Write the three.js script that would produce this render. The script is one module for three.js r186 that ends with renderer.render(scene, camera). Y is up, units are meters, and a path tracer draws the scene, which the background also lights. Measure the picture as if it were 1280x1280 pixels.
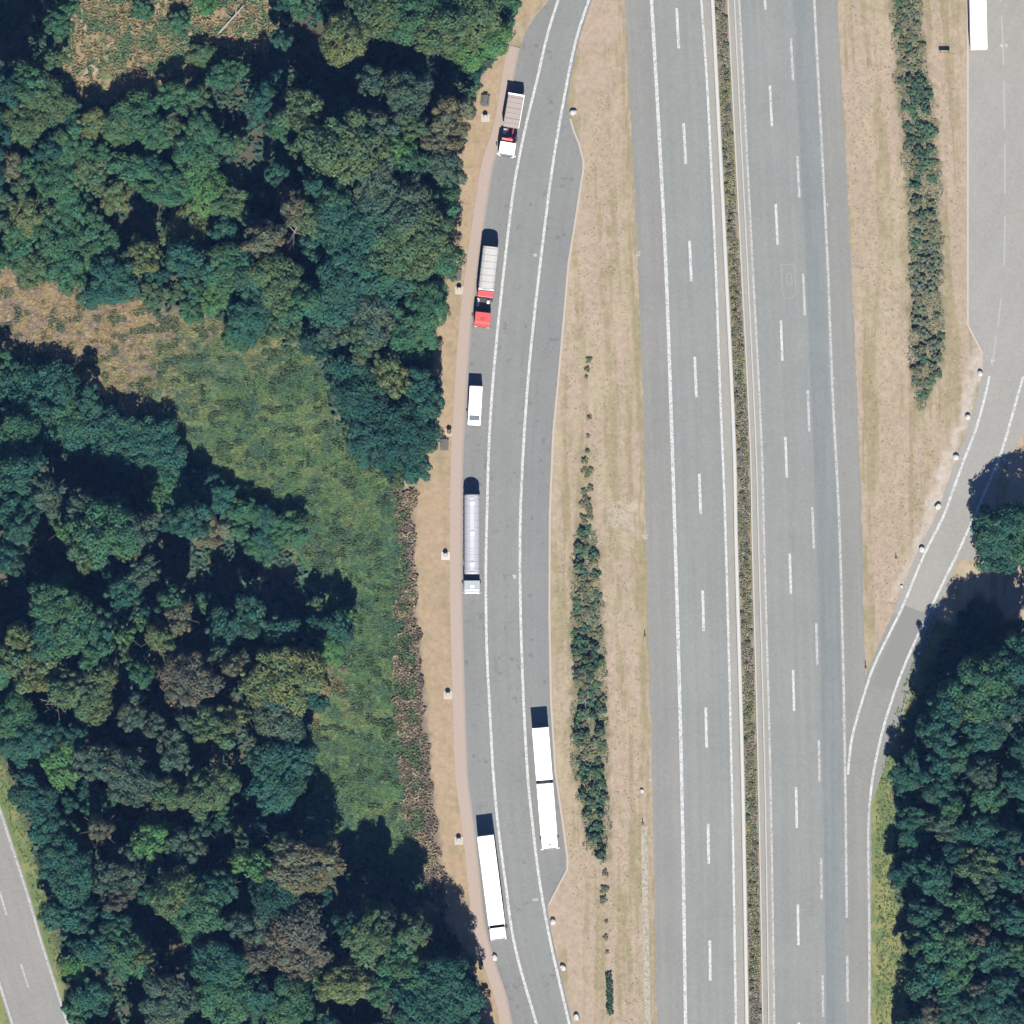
import * as THREE from 'three';
import { RoundedBoxGeometry } from 'three/addons/geometries/RoundedBoxGeometry.js';
import { mergeGeometries } from 'three/addons/utils/BufferGeometryUtils.js';

// ---------------------------------------------------------------- camera, sky, sun, exposure
const H = 1200;                     // flying height of the survey camera, metres
const M = 0.125;                    // metres per photograph pixel on the ground
const scene = new THREE.Scene();
const camera = new THREE.PerspectiveCamera(2 * Math.atan(640 * M / H) * 180 / Math.PI, 1, 0.5, 6000);
camera.position.set(0, H, 0);
camera.up.set(0, 0, -1);
camera.lookAt(0, 0, 0);
const renderer = new THREE.WebGLRenderer({ antialias: true });
renderer.toneMapping = THREE.LinearToneMapping;
renderer.toneMappingExposure = 2.75;
renderer.shadowMap.enabled = true;

const SUN_EL = 50.5 * Math.PI / 180, SUN_AZ = 0.075;     // sun stands in the south, a touch to the east
const sunDir = new THREE.Vector3(Math.sin(SUN_AZ) * Math.cos(SUN_EL), Math.sin(SUN_EL), Math.cos(SUN_AZ) * Math.cos(SUN_EL));
{
  // clear deep blue summer sky: paler towards the horizon, brighter round the sun
  const w = 256, h = 128, d = new Float32Array(w * h * 4);
  for (let j = 0; j < h; j++) for (let i = 0; i < w; i++) {
    const el = ((j + 0.5) / h - 0.5) * Math.PI, az = ((i + 0.5) / w - 0.5) * 2 * Math.PI;
    const v = new THREE.Vector3(Math.cos(az) * Math.cos(el), Math.sin(el), Math.sin(az) * Math.cos(el));
    const up = Math.max(0, Math.sin(el)), hz = Math.pow(1 - up, 4);
    const g = Math.max(0, v.dot(sunDir)), glow = Math.pow(g, 12) * 0.10;
    const o = (j * w + i) * 4;
    d[o] = 0.030 + 0.075 * hz + glow; d[o + 1] = 0.064 + 0.085 * hz + glow; d[o + 2] = 0.168 + 0.075 * hz + glow * 0.9; d[o + 3] = 1;
  }
  const t = new THREE.DataTexture(d, w, h, THREE.RGBAFormat, THREE.FloatType);
  t.mapping = THREE.EquirectangularReflectionMapping; t.magFilter = THREE.LinearFilter; t.minFilter = THREE.LinearFilter;
  t.colorSpace = THREE.LinearSRGBColorSpace; t.needsUpdate = true;
  scene.background = t; scene.environment = t;
}
const sun = new THREE.DirectionalLight(new THREE.Color().setRGB(1, 0.965, 0.90), 4.2);
sun.position.copy(sunDir).multiplyScalar(400);
sun.castShadow = true;
Object.assign(sun.shadow.camera, { left: -130, right: 130, top: 130, bottom: -130, near: 1, far: 900 });
sun.shadow.mapSize.set(4096, 4096);
scene.add(sun, sun.target);
scene.fog = new THREE.FogExp2(new THREE.Color().setRGB(0.22, 0.44, 1.0), 2.2e-5);      // thin blue air between the ground and the aircraft

// ---------------------------------------------------------------- helpers
function rng(seed) { let a = seed >>> 0; return () => { a = (a + 0x6D2B79F5) | 0; let t = Math.imul(a ^ (a >>> 15), 1 | a); t = (t + Math.imul(t ^ (t >>> 7), 61 | t)) ^ t; return ((t ^ (t >>> 14)) >>> 0) / 4294967296; }; }
const P = (px, py, y = 0) => { const k = M * (1 - y / H); return new THREE.Vector3((px - 640) * k, y, (py - 640) * k); };   // photo pixel and height -> place
const lin = c => { c /= 255; return c <= 0.04045 ? c / 12.92 : Math.pow((c + 0.055) / 1.055, 2.4); };
const KA = 0.35;                                        // sunlit flat ground: picture value -> base colour
const G = (r, g, b) => [lin(r) * KA, lin(g) * KA * 1.0, lin(b) * KA * 0.955];
const used = new Map();
function numbered(n) { const k = used.get(n) || 0; used.set(n, k + 1); return k ? `${n}_${String(k).padStart(3, '0')}` : n; }
function tag(o, label, category, group, kind) {
  if (label) o.userData.label = label; if (category) o.userData.category = category;
  if (group) o.userData.group = group; if (kind) o.userData.kind = kind; return o;
}
function shade(o) { o.traverse(c => { if (c.isMesh) { c.castShadow = true; c.receiveShadow = true; } }); return o; }
function mesh(name, geo, mat, parent) { const m = new THREE.Mesh(geo, mat); m.name = parent === scene ? numbered(name) : name; m.castShadow = m.receiveShadow = true; parent.add(m); return m; }
function thing(name, label, category, pos, turn = 0, group) {
  const o = new THREE.Group(); o.name = numbered(name); o.position.copy(pos); o.rotation.y = turn; tag(o, label, category, group); scene.add(o); return o;
}
const mat = (rgb, rough = 0.8, extra = {}) => new THREE.MeshStandardMaterial({ color: new THREE.Color().setRGB(...rgb), roughness: rough, ...extra });
// value noise
const NT = new Float32Array(65536); { const r = rng(77); for (let i = 0; i < 65536; i++) NT[i] = r(); }
function vn(x, y) {
  const xi = Math.floor(x), yi = Math.floor(y); let fx = x - xi, fy = y - yi; fx = fx * fx * (3 - 2 * fx); fy = fy * fy * (3 - 2 * fy);
  const a = xi & 255, b = (xi + 1) & 255, c = (yi & 255) << 8, d = ((yi + 1) & 255) << 8;
  const p = NT[c + a], q = NT[c + b], s = NT[d + a], t = NT[d + b];
  const u = p + (q - p) * fx, v = s + (t - s) * fx; return u + (v - u) * fy;
}
const fbm = (x, y) => vn(x, y) * 0.5 + vn(x * 2.1 + 17, y * 2.1 + 5) * 0.28 + vn(x * 4.3 + 3, y * 4.3 + 31) * 0.22;
// x as a smooth function of y through photo points
function curve(pts) {
  const n = pts.length, mS = [];
  for (let i = 0; i < n; i++) { const a = pts[Math.max(0, i - 1)], b = pts[Math.min(n - 1, i + 1)]; mS.push((b[0] - a[0]) / (b[1] - a[1])); }
  return y => {
    if (y <= pts[0][1]) return pts[0][0] + mS[0] * (y - pts[0][1]);
    if (y >= pts[n - 1][1]) return pts[n - 1][0] + mS[n - 1] * (y - pts[n - 1][1]);
    let i = 0; while (y > pts[i + 1][1]) i++;
    const [x0, y0] = pts[i], [x1, y1] = pts[i + 1], h = y1 - y0, t = (y - y0) / h, t2 = t * t, t3 = t2 * t;
    return (2 * t3 - 3 * t2 + 1) * x0 + (t3 - 2 * t2 + t) * h * mS[i] + (-2 * t3 + 3 * t2) * x1 + (t3 - t2) * h * mS[i + 1];
  };
}
const sample = (f, y0, y1, step = 6) => { const r = [], n = Math.max(1, Math.ceil((y1 - y0) / step)); for (let i = 0; i <= n; i++) { const y = y0 + (y1 - y0) * i / n; r.push([f(y), y]); } return r; };
function inside(poly, x, y) { let c = false; for (let i = 0, j = poly.length - 1; i < poly.length; j = i++) { const [xi, yi] = poly[i], [xj, yj] = poly[j]; if ((yi > y) !== (yj > y) && x < (xj - xi) * (y - yi) / (yj - yi) + xi) c = !c; } return c; }
const HALF = 100;                                        // the mapped square runs from -100 m to 100 m
const setUV = g => { const p = g.attributes.position, u = new Float32Array(p.count * 2); for (let i = 0; i < p.count; i++) { u[2 * i] = (p.getX(i) + HALF) / (2 * HALF); u[2 * i + 1] = (p.getZ(i) + HALF) / (2 * HALF); } g.setAttribute('uv', new THREE.BufferAttribute(u, 2)); return g; };
function sheet(poly, y) {                                // flat sheet from a photo polygon
  const s = new THREE.Shape(poly.map(([a, b]) => new THREE.Vector2((a - 640) * M, -(b - 640) * M)));
  const g = new THREE.ShapeGeometry(s); g.rotateX(-Math.PI / 2); g.translate(0, y, 0); return setUV(g);
}
function slab(poly, y0, y1) {                            // the same with thickness
  const s = new THREE.Shape(poly.map(([a, b]) => new THREE.Vector2((a - 640) * M, -(b - 640) * M)));
  const g = new THREE.ExtrudeGeometry(s, { depth: y1 - y0, bevelEnabled: false }); g.rotateX(-Math.PI / 2); g.translate(0, y0, 0); return setUV(g);
}
function offsetLine(pts, d) {                            // pts photo pixels, d pixels to the right hand when walking down the list
  return pts.map((p, i) => { const a = pts[Math.max(0, i - 1)], b = pts[Math.min(pts.length - 1, i + 1)]; const dx = b[0] - a[0], dy = b[1] - a[1], l = Math.hypot(dx, dy) || 1; return [p[0] - dy / l * d, p[1] + dx / l * d]; });
}
const band = (pts, wpx, y) => sheet([...offsetLine(pts, wpx / 2), ...offsetLine(pts, -wpx / 2).reverse()], y);
const kerbGeo = (pts, wpx, y0, y1) => slab([...offsetLine(pts, wpx / 2), ...offsetLine(pts, -wpx / 2).reverse()], y0, y1);
// sweep a small cross-section ([side, up] metres) along photo points
function sweep(pts, section, closed = true) {
  const pos = [], idx = [], n = pts.length, k = section.length;
  for (let i = 0; i < n; i++) {
    const a = P(...pts[Math.max(0, i - 1)]), b = P(...pts[Math.min(n - 1, i + 1)]), c = P(...pts[i]); const d = b.sub(a).normalize();
    for (const [s, u] of section) pos.push(c.x + d.z * s, u, c.z - d.x * s);
  }
  const kk = closed ? k : k - 1;
  for (let i = 0; i < n - 1; i++) for (let j = 0; j < kk; j++) { const a = i * k + j, b = i * k + (j + 1) % k, c = a + k, e = b + k; idx.push(a, b, c, b, e, c); }
  const g = new THREE.BufferGeometry(); g.setAttribute('position', new THREE.Float32BufferAttribute(pos, 3)); g.setIndex(idx); g.computeVertexNormals(); return setUV(g);
}

// ---------------------------------------------------------------- lines of the roads (photo pixels)
const Y0 = -150, Y1 = 1430;
const motL = curve([[781, 0], [797, 330], [803, 485], [807, 650], [815, 970], [821, 1280]]);
const motLineL = curve([[814.4, 0], [822.6, 144], [832, 325], [843, 645], [852, 970], [857, 1280]]);
const motLineC = curve([[845.5, 0], [847, 35], [856, 180], [863, 325], [869.5, 472], [875, 618], [879, 764], [882.7, 910], [885.5, 1055], [887.6, 1200], [888.4, 1280]]);
const motLineR = curve([[876.8, 0], [884.7, 120], [894.3, 325], [900, 485], [906.3, 645], [914.7, 970], [920, 1280]]);
const railL = curve([[890.5, 0], [896.5, 120], [906.8, 325], [917.6, 560], [920, 680], [928, 970], [933.6, 1280]]);
const railM = curve([[910, 0], [916, 120], [926.5, 325], [938, 560], [940.5, 680], [948, 970], [953.7, 1280]]);
const railR = curve([[918, 0], [923.7, 120], [934, 325], [945, 560], [948.3, 680], [956, 970], [961, 1280]]);
const nLineL = curve([[924, 0], [930, 120], [940.5, 325], [952.3, 560], [955.3, 680], [963, 970], [968, 1280]]);
const nLineA = curve([[956, 0], [963.6, 132], [970.8, 280], [977, 425], [982.7, 571], [988, 718], [992, 864], [995.6, 1010], [997.7, 1157], [998.6, 1280]]);
const nLineB = curve([[987, 0], [990, 75], [998, 221], [1005, 368], [1010.6, 514], [1016.4, 660], [1021, 805], [1024, 952], [1026.6, 1099], [1028.6, 1245]]);
const nLineR = curve([[1017.8, 0], [1034.6, 330], [1040.5, 485], [1048.7, 645], [1053.4, 805], [1056.5, 970], [1058.5, 1147], [1060, 1280]]);
const nEdgeR = curve([[1046.6, 0], [1064, 330], [1077, 640], [1080, 805], [1086, 900], [1089, 985], [1089, 1280]]);
const lineW = curve([[716, -60], [697.6, 0], [684.7, 42], [670.5, 103], [655.5, 165], [642.7, 232], [630.7, 330], [619, 444], [612, 539], [608.7, 645], [607.3, 717], [608.4, 808], [612.3, 890], [616.5, 965], [622, 1027], [632, 1105], [643.4, 1182], [670.5, 1280]]);
const lineE = curve([[757, -60], [736, 0], [719.5, 52], [704, 129], [691, 206], [675.5, 328], [662.8, 444], [655.5, 539], [650.5, 645], [650.4, 743], [653.2, 846], [659.3, 965], [665.3, 1027], [675, 1105], [689, 1182], [711.7, 1280]]);
const restW = curve([[705, -60], [686, 0], [668, 22], [655, 45], [645, 85], [632, 160], [617.5, 205], [610, 250], [604, 290], [596, 350], [589, 410], [583, 500], [579, 580], [578, 650], [578, 740], [580, 830], [585, 970], [590, 1010], [595, 1050], [606, 1150], [614, 1185], [624, 1215], [634, 1245], [641, 1280]]);
const rampL = curve([[1251, 0], [1254, 70], [1256, 200], [1255, 330], [1250, 385], [1239, 460], [1220.7, 534], [1205, 575], [1189.7, 617], [1179.4, 645], [1155, 694], [1128, 758.6], [1093, 831], [1079, 872], [1064.7, 924], [1059.6, 970]]);
const rampR = curve([[1288, 440], [1273.5, 490], [1258, 545], [1249, 572], [1218, 645], [1197.5, 690], [1161, 765], [1130.5, 832], [1115, 875], [1102, 918], [1092, 965], [1088.5, 990], [1086, 1020], [1085.4, 1060], [1086.6, 1160], [1086.6, 1280]]);
const ctryR = curve([[-30, 940], [0, 1014], [13, 1053], [33.5, 1116], [51.5, 1178], [67, 1226], [84, 1280]]);
const ctryL = curve([[-30, 1128], [0, 1231], [15.5, 1280]]);

// ---------------------------------------------------------------- wooded areas, meadow, strips (photo pixels)
const woodNorth = [[-150, -150], [690, -150], [650, -5], [628, 45], [600, 95], [578, 150], [568, 215], [556, 270], [553, 335], [543, 400], [540, 470], [538, 520], [524, 600], [490, 600], [445, 565], [415, 510], [400, 445], [300, 400], [205, 388], [110, 345], [0, 330], [-150, 320]];
const woodSouth = [[-150, 430], [0, 435], [60, 450], [130, 500], [190, 545], [255, 595], [320, 655], [375, 705], [410, 760], [415, 830], [388, 880], [385, 1020], [420, 1050], [530, 1120], [583, 1190], [598, 1240], [600, 1430], [112, 1430], [95, 1280], [72, 1180], [48, 1080], [24, 1000], [4, 945], [-60, 800], [-150, 640]];
const woodEast = [[1225, 740], [1188, 785], [1162, 850], [1130, 920], [1120, 1000], [1120, 1100], [1134, 1200], [1142, 1280], [1142, 1430], [1430, 1430], [1430, 700], [1292, 770], [1262, 780]];
const meadow = [[-150, 318], [0, 330], [110, 345], [205, 388], [300, 400], [400, 445], [415, 510], [445, 565], [490, 600], [512, 640], [514, 700], [518, 800], [532, 920], [545, 1060], [562, 1140], [530, 1120], [420, 1050], [385, 1020], [388, 880], [415, 830], [410, 760], [375, 705], [320, 655], [255, 595], [190, 545], [130, 500], [60, 450], [0, 435], [-150, 430]];
const clearing = [[62, -150], [68, 40], [78, 104], [108, 126], [150, 130], [225, 112], [262, 88], [300, 82], [340, 62], [352, 30], [350, -150]];
const scrub = [[488, 602], [520, 618], [516, 660], [520, 780], [529, 860], [536, 940], [546, 1040], [556, 1110], [560, 1135], [540, 1120], [520, 1060], [505, 1000], [498, 900], [496, 780], [500, 690], [492, 640]];
const hedgeEast = [[1108, -150], [1112, 0], [1116, 50], [1121, 105], [1128, 180], [1134, 258], [1137, 330], [1138, 420], [1139, 480], [1146, 512], [1158, 508], [1168, 480], [1180, 470], [1181, 440], [1179, 330], [1174, 232], [1169, 140], [1164, 100], [1157, 60], [1150, 0], [1146, -150]];
const hedgeWest = [[722, 655], [717, 690], [714, 740], [713, 810], [717, 850], [713, 900], [717, 960], [722, 990], [728, 1020], [731, 1050], [745, 1075], [760, 1080], [760, 1020], [758, 900], [756, 830], [752, 740], [750, 690], [740, 660]];
const strip2 = [[726, 590], [723, 655], [742, 655], [742, 590], [736, 560], [730, 560]];
const median = [...sample(y => railL(y) + 2, Y0, Y1, 20), ...sample(y => railM(y) - 1.5, Y0, Y1, 20).reverse()];
const gravelEast = [[1216, 425], [1229, 440], [1224, 470], [1216, 505], [1204, 545], [1188, 592], [1168, 645], [1148, 690], [1120, 750], [1112, 752], [1134, 700], [1150, 655], [1163, 612], [1184, 560], [1200, 508], [1212, 470]];

// ---------------------------------------------------------------- ground colour map (matter only, in world coordinates)
const TS = 2048;
function maskOf(polys, blur) {
  const n = 1024, a = new Float32Array(n * n);
  for (const poly of polys) for (let j = 0; j < n; j++) {
    const y = 640 + ((j + 0.5) / n * 2 * HALF - HALF) / M, xs = [];
    for (let i = 0, k = poly.length - 1; i < poly.length; k = i++) { const [xi, yi] = poly[i], [xj, yj] = poly[k]; if ((yi > y) !== (yj > y)) xs.push((xj - xi) * (y - yi) / (yj - yi) + xi); }
    xs.sort((p, q) => p - q);
    for (let s = 0; s + 1 < xs.length; s += 2) {
      const i0 = Math.max(0, Math.round((((xs[s] - 640) * M + HALF) / (2 * HALF)) * n)), i1 = Math.min(n, Math.round((((xs[s + 1] - 640) * M + HALF) / (2 * HALF)) * n));
      for (let i = i0; i < i1; i++) a[j * n + i] = 1;
    }
  }
  let src = a;
  for (let pass = 0; pass < 2 && blur > 0; pass++) for (const [sx, sy] of [[1, 0], [0, 1]]) {
    const o = new Float32Array(n * n);
    for (let j = 0; j < n; j++) for (let i = 0; i < n; i++) { let s = 0, c = 0; for (let k = -blur; k <= blur; k++) { const x = i + sx * k, y = j + sy * k; if (x >= 0 && y >= 0 && x < n && y < n) { s += src[y * n + x]; c++; } } o[j * n + i] = s / c; }
    src = o;
  }
  return (px, py) => { const i = Math.floor((((px - 640) * M + HALF) / (2 * HALF)) * n), j = Math.floor((((py - 640) * M + HALF) / (2 * HALF)) * n); return i < 0 || j < 0 || i >= n || j >= n ? 0 : src[j * n + i]; };
}
const sm = (a, b, x) => { const t = Math.min(1, Math.max(0, (x - a) / (b - a))); return t * t * (3 - 2 * t); };
const mix3 = (a, b, t) => { a[0] += (b[0] - a[0]) * t; a[1] += (b[1] - a[1]) * t; a[2] += (b[2] - a[2]) * t; };
function worldTexture(fn) {
  const d = new Uint8Array(TS * TS * 4), c = [0, 0, 0];
  const enc = new Uint8Array(4097); for (let i = 0; i <= 4096; i++) { const l = i / 4096; enc[i] = Math.round(255 * (l <= 0.0031308 ? 12.92 * l : 1.055 * Math.pow(l, 1 / 2.4) - 0.055)); }
  for (let j = 0; j < TS; j++) { const py = 640 + ((j + 0.5) / TS * 2 * HALF - HALF) / M;
    for (let i = 0; i < TS; i++) { const px = 640 + ((i + 0.5) / TS * 2 * HALF - HALF) / M; fn(px, py, c); const o = (j * TS + i) * 4; for (let k = 0; k < 3; k++) d[o + k] = enc[Math.max(0, Math.min(4096, Math.round(c[k] * 4096)))]; d[o + 3] = 255; } }
  const t = new THREE.DataTexture(d, TS, TS); t.colorSpace = THREE.SRGBColorSpace; t.magFilter = THREE.LinearFilter; t.minFilter = THREE.LinearMipmapLinearFilter; t.generateMipmaps = true; t.wrapS = t.wrapT = THREE.RepeatWrapping; t.needsUpdate = true; return t;
}
const C = {
  dry: G(197, 177, 152), dryPink: G(202, 180, 158), olive: G(174, 160, 122), straw: G(204, 187, 156), orange: G(197, 170, 136),
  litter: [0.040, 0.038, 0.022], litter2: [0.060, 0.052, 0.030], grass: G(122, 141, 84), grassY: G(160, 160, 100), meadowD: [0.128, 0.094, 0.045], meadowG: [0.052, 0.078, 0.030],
  gravel: G(222, 209, 197), soil: G(140, 134, 98), soil2: G(166, 150, 122), clear: [0.150, 0.112, 0.056], track: G(196, 178, 156),
};
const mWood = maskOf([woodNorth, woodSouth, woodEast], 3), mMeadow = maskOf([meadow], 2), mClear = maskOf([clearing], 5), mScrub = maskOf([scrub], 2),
  mHedge = maskOf([hedgeEast, hedgeWest], 2), mStrip = maskOf([strip2], 2), mMedian = maskOf([median], 0), mGravel = maskOf([gravelEast], 2);
const vergeE = [...sample(rampR, 770, 1430, 20), [1150, 1430], [1150, 1280], [1142, 1200], [1128, 1100], [1128, 1000], [1140, 920], [1172, 850], [1200, 785]];
const vergeC = [...sample(ctryR, 900, 1430, 20), [140, 1430], [110, 1280], [85, 1180], [60, 1080], [36, 1000], [14, 945], [-10, 880]];
const mVergeE = maskOf([vergeE], 1), mVergeC = maskOf([vergeC, [[-150, 1000], ...sample(ctryL, 1100, 1430, 20), [-150, 1430]]], 1);
const tanE = [[1262, 690], [1300, 640], [1430, 620], [1430, 760], [1292, 775], [1258, 775]];
const mTanE = maskOf([tanE], 2);
const dirtW = [...sample(y => restW(y) - 11, -20, 1300, 20), ...sample(y => restW(y) - 70, -20, 1300, 20).reverse()];
const mDirtW = maskOf([dirtW], 2);
const meadowDry = (px, py) => sm(330, 110, px * 0.6 + (py - 340) * 0.8 + (fbm(px / 40, py / 40) - 0.5) * 170);
const groundTex = worldTexture((px, py, c) => {
  const wx = px + (vn(px / 9, py / 9) - 0.5) * 9, wy = py + (vn(px / 9 + 40, py / 9) - 0.5) * 9;
  const big = fbm(px / 70, py / 70), midN = fbm(px / 19 + 9, py / 19), fine = vn(px / 2.3, py / 2.3), fin2 = vn(px / 5.1 + 50, py / 5.1);
  const along = px - (py < 1280 ? motL(py) : motL(1280)) ;
  const streak = fbm(along / 9 + 3, py / 150);                                   // mowing stripes run with the motorway
  c[0] = C.dry[0]; c[1] = C.dry[1]; c[2] = C.dry[2];
  mix3(c, C.dryPink, sm(0.38, 0.66, big));
  mix3(c, C.olive, 0.85 * sm(0.50, 0.68, streak * 0.75 + midN * 0.28));
  mix3(c, C.straw, 0.6 * sm(0.55, 0.75, fbm(px / 30 + 80, py / 60)));
  const dw = mDirtW(wx, wy); if (dw > 0) { mix3(c, C.orange, 0.75 * dw); mix3(c, C.olive, 0.45 * dw * sm(0.50, 0.70, midN)); }
  const m2 = mStrip(wx, wy); if (m2 > 0) mix3(c, C.olive, 0.8 * m2);
  const ve = mVergeE(px, py); if (ve > 0) { mix3(c, C.grass, ve); mix3(c, C.grassY, ve * sm(0.40, 0.62, midN)); }
  const vc = mVergeC(px, py); if (vc > 0) { mix3(c, C.grass, vc); mix3(c, C.grassY, vc * sm(0.45, 0.7, midN) * 0.8); }
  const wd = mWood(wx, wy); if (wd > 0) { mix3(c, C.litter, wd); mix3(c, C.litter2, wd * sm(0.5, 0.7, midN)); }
  const te = mTanE(wx, wy); if (te > 0) mix3(c, C.dryPink, te);
  const cl = mClear(wx, wy); if (cl > 0) { mix3(c, C.clear, cl); mix3(c, C.meadowG, cl * sm(0.50, 0.66, midN)); mix3(c, C.dryPink, cl * sm(0.62, 0.74, fbm(px / 15 + 31, py / 15)) * 0.9); }
  const me = mMeadow(wx, wy); if (me > 0) { const dd = meadowDry(px, py); mix3(c, C.meadowG, me); mix3(c, C.meadowD, me * dd); }
  const sc = mScrub(wx, wy); if (sc > 0) mix3(c, [0.110, 0.084, 0.062], sc);
  const hd = mHedge(wx, wy); if (hd > 0) { mix3(c, C.soil2, hd); mix3(c, C.soil, hd * sm(0.4, 0.6, midN)); }
  if (wx > 757 && wx < 796 && wy > 627 && wy < 660) mix3(c, C.gravel, 0.45 * sm(0.3, 0.6, fbm(px / 13, py / 5)));
  const mg = mGravel(wx, wy); if (mg > 0) mix3(c, C.gravel, mg * (0.6 + 0.4 * midN));
  if (mMedian(px, py) > 0.5) { c[0] = C.soil[0]; c[1] = C.soil[1]; c[2] = C.soil[2]; mix3(c, C.soil2, sm(0.4, 0.62, fbm(px / 6, py / 22))); }
  // pale trampled edge beside the rest-area kerb and beside the motorway
  const e1 = px - (py < 1135 && py > 120 ? lineE(py) + 36 : 1e6); if (e1 > 0 && e1 < 16) mix3(c, C.straw, 0.7 * (1 - e1 / 16) * (0.4 + fin2 * 0.6));
  if (along > -9 && along < 2) mix3(c, C.olive, 0.8 * sm(0.35, 0.6, fbm(px / 3, py / 30)));
  const k = 0.90 + (fine - 0.5) * 0.20 + (fin2 - 0.5) * 0.16 + (vn(px * 0.9, py * 0.9) - 0.5) * 0.10 + 0.10; c[0] *= k; c[1] *= k; c[2] *= k;
});
const A = {
  lane: G(162, 164.5, 161), shoulder: G(163, 162, 157), blue: G(149, 155, 155), rest: G(157, 159, 155), restPark: G(155, 155, 153), ramp: G(182, 179, 172), ctry: G(170, 167, 163), pale: G(186, 182, 173),
};
const asphaltTex = worldTexture((px, py, c) => {
  const fine = vn(px * 1.1, py * 1.1), f2 = vn(px / 2.4 + 7, py / 2.4), patch = fbm(px / 60, py / 60);
  let b = A.lane;
  if (px < lineE(py) + 60 && px < 781 && px > 300) {                              // rest-area road
    b = px < lineW(py) || px > lineE(py) ? A.restPark : A.rest;
    c[0] = b[0]; c[1] = b[1]; c[2] = b[2];
    const u = (px - lineW(py)); const s = fbm(u / 5, py / 210); const k = 1 + (s - 0.5) * 0.14; c[0] *= k; c[1] *= k; c[2] *= k;
    const oil = sm(0.70, 0.82, fbm(px / 8 + 12, py / 8)); mix3(c, A.restPark, 0.0); c[0] *= 1 - 0.24 * oil; c[1] *= 1 - 0.23 * oil; c[2] *= 1 - 0.21 * oil;
  } else if (px < 300) { b = A.ctry; c[0] = b[0]; c[1] = b[1]; c[2] = b[2]; const u = px - ctryR(py), s = fbm(u / 6, py / 150); const k = 1 + (s - 0.5) * 0.17; c[0] *= k; c[1] *= k; c[2] *= k; }
  else if (px < railR(py) - 4) {                                                  // southbound carriageway
    const u = px - motLineL(py), s = fbm(u / 4.5, py / 260);
    b = u < 0 ? A.shoulder : A.lane; c[0] = b[0]; c[1] = b[1]; c[2] = b[2];
    const k = 1 + (s - 0.5) * 0.17; c[0] *= k; c[1] *= k; c[2] *= k;
    if (u < 0) { const q = sm(0.5, 0.7, fbm(u / 7 + 5, py / 90)); c[1] *= 1 - 0.03 * q; }
    const mr = px - motLineR(py); if (mr > 2) mix3(c, A.pale, 0.8);
  } else if (px < nEdgeR(py) + 3 && px - nLineL(py) > -14 && !(px > rampL(py) + 1 && py < 972)) {   // northbound carriageway
    const u = px - nLineL(py), s = fbm(u / 4.5 + 40, py / 260); c[0] = b[0]; c[1] = b[1]; c[2] = b[2];
    if (u < 0) mix3(c, A.pale, 0.8);
    const v = px - nLineB(py), r = px - nLineR(py);
    if (v > 4 && r < -3 + (py > 1147 ? 10 : 0)) mix3(c, A.blue, 0.62 + 0.38 * sm(0.35, 0.65, fbm(v / 6, py / 120)));     // newer, bluer surfacing in the slow lane
    if (v > 9 && v < 15) mix3(c, A.blue, 0.4); if (r > -3) mix3(c, A.shoulder, 1);
    if (py > 798 && py < 852 && px > 1031 && px < 1050) { c[0] *= 0.93; c[1] *= 0.94; c[2] *= 0.95; }
    const k = 1 + (s - 0.5) * 0.17; c[0] *= k; c[1] *= k; c[2] *= k;
  } else { b = A.ramp; c[0] = b[0]; c[1] = b[1]; c[2] = b[2]; if (py > 762 && px < 1215) mix3(c, A.shoulder, sm(762, 772, py)); const s = fbm((px + py * 0.42) / 6, py / 170); const k = 1 + (s - 0.5) * 0.09; c[0] *= k; c[1] *= k; c[2] *= k; }
  const st = sm(0.74, 0.84, fbm(px / 11 + 90, py / 17)); const k = (1 - 0.06 * st) * (1 + (fine - 0.5) * 0.15 + (f2 - 0.5) * 0.10 + (patch - 0.5) * 0.13);
  c[0] *= k; c[1] *= k; c[2] *= k;
});
function tile(n, fn) { const d = new Uint8Array(n * n * 4); for (let j = 0; j < n; j++) for (let i = 0; i < n; i++) { const v = fn(i, j); const o = (j * n + i) * 4; d[o] = v[0]; d[o + 1] = v[1]; d[o + 2] = v[2]; d[o + 3] = 255; } const t = new THREE.DataTexture(d, n, n); t.magFilter = THREE.LinearFilter; t.wrapS = t.wrapT = THREE.RepeatWrapping; t.needsUpdate = true; return t; }
const wear = tile(512, (i, j) => { const v = fbm(i / 8, j / 8) * 0.7 + NT[(i * 7 + j * 131) & 65535] * 0.3; const k = 255 * (0.70 + 0.30 * sm(0.26, 0.56, v)); return [k, k, k]; });
wear.colorSpace = THREE.SRGBColorSpace; wear.repeat.set(14, 14);

const wear2 = tile(512, (i, j) => { const v = fbm(i / 5, j / 5) * 0.5 + NT[(i * 7 + j * 131) & 65535] * 0.5; const k = 255 * (0.92 + 0.08 * v); return [k, k, k]; });
wear2.colorSpace = THREE.SRGBColorSpace; wear2.repeat.set(9, 9);
const groundMat = new THREE.MeshStandardMaterial({ map: groundTex, roughness: 1 });
const asphaltMat = new THREE.MeshStandardMaterial({ map: asphaltTex, roughness: 0.95 });
const paintMat = new THREE.MeshStandardMaterial({ color: new THREE.Color().setRGB(0.315, 0.315, 0.30), map: wear, roughness: 0.7 });
const paintOld = new THREE.MeshStandardMaterial({ color: new THREE.Color().setRGB(0.258, 0.255, 0.243), map: wear, roughness: 0.8 });
const paintFaint = mat(G(196, 198, 192), 0.9);
const kerbMat = new THREE.MeshStandardMaterial({ color: new THREE.Color().setRGB(...G(228, 214, 202)), map: wear2, roughness: 0.9 });
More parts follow.
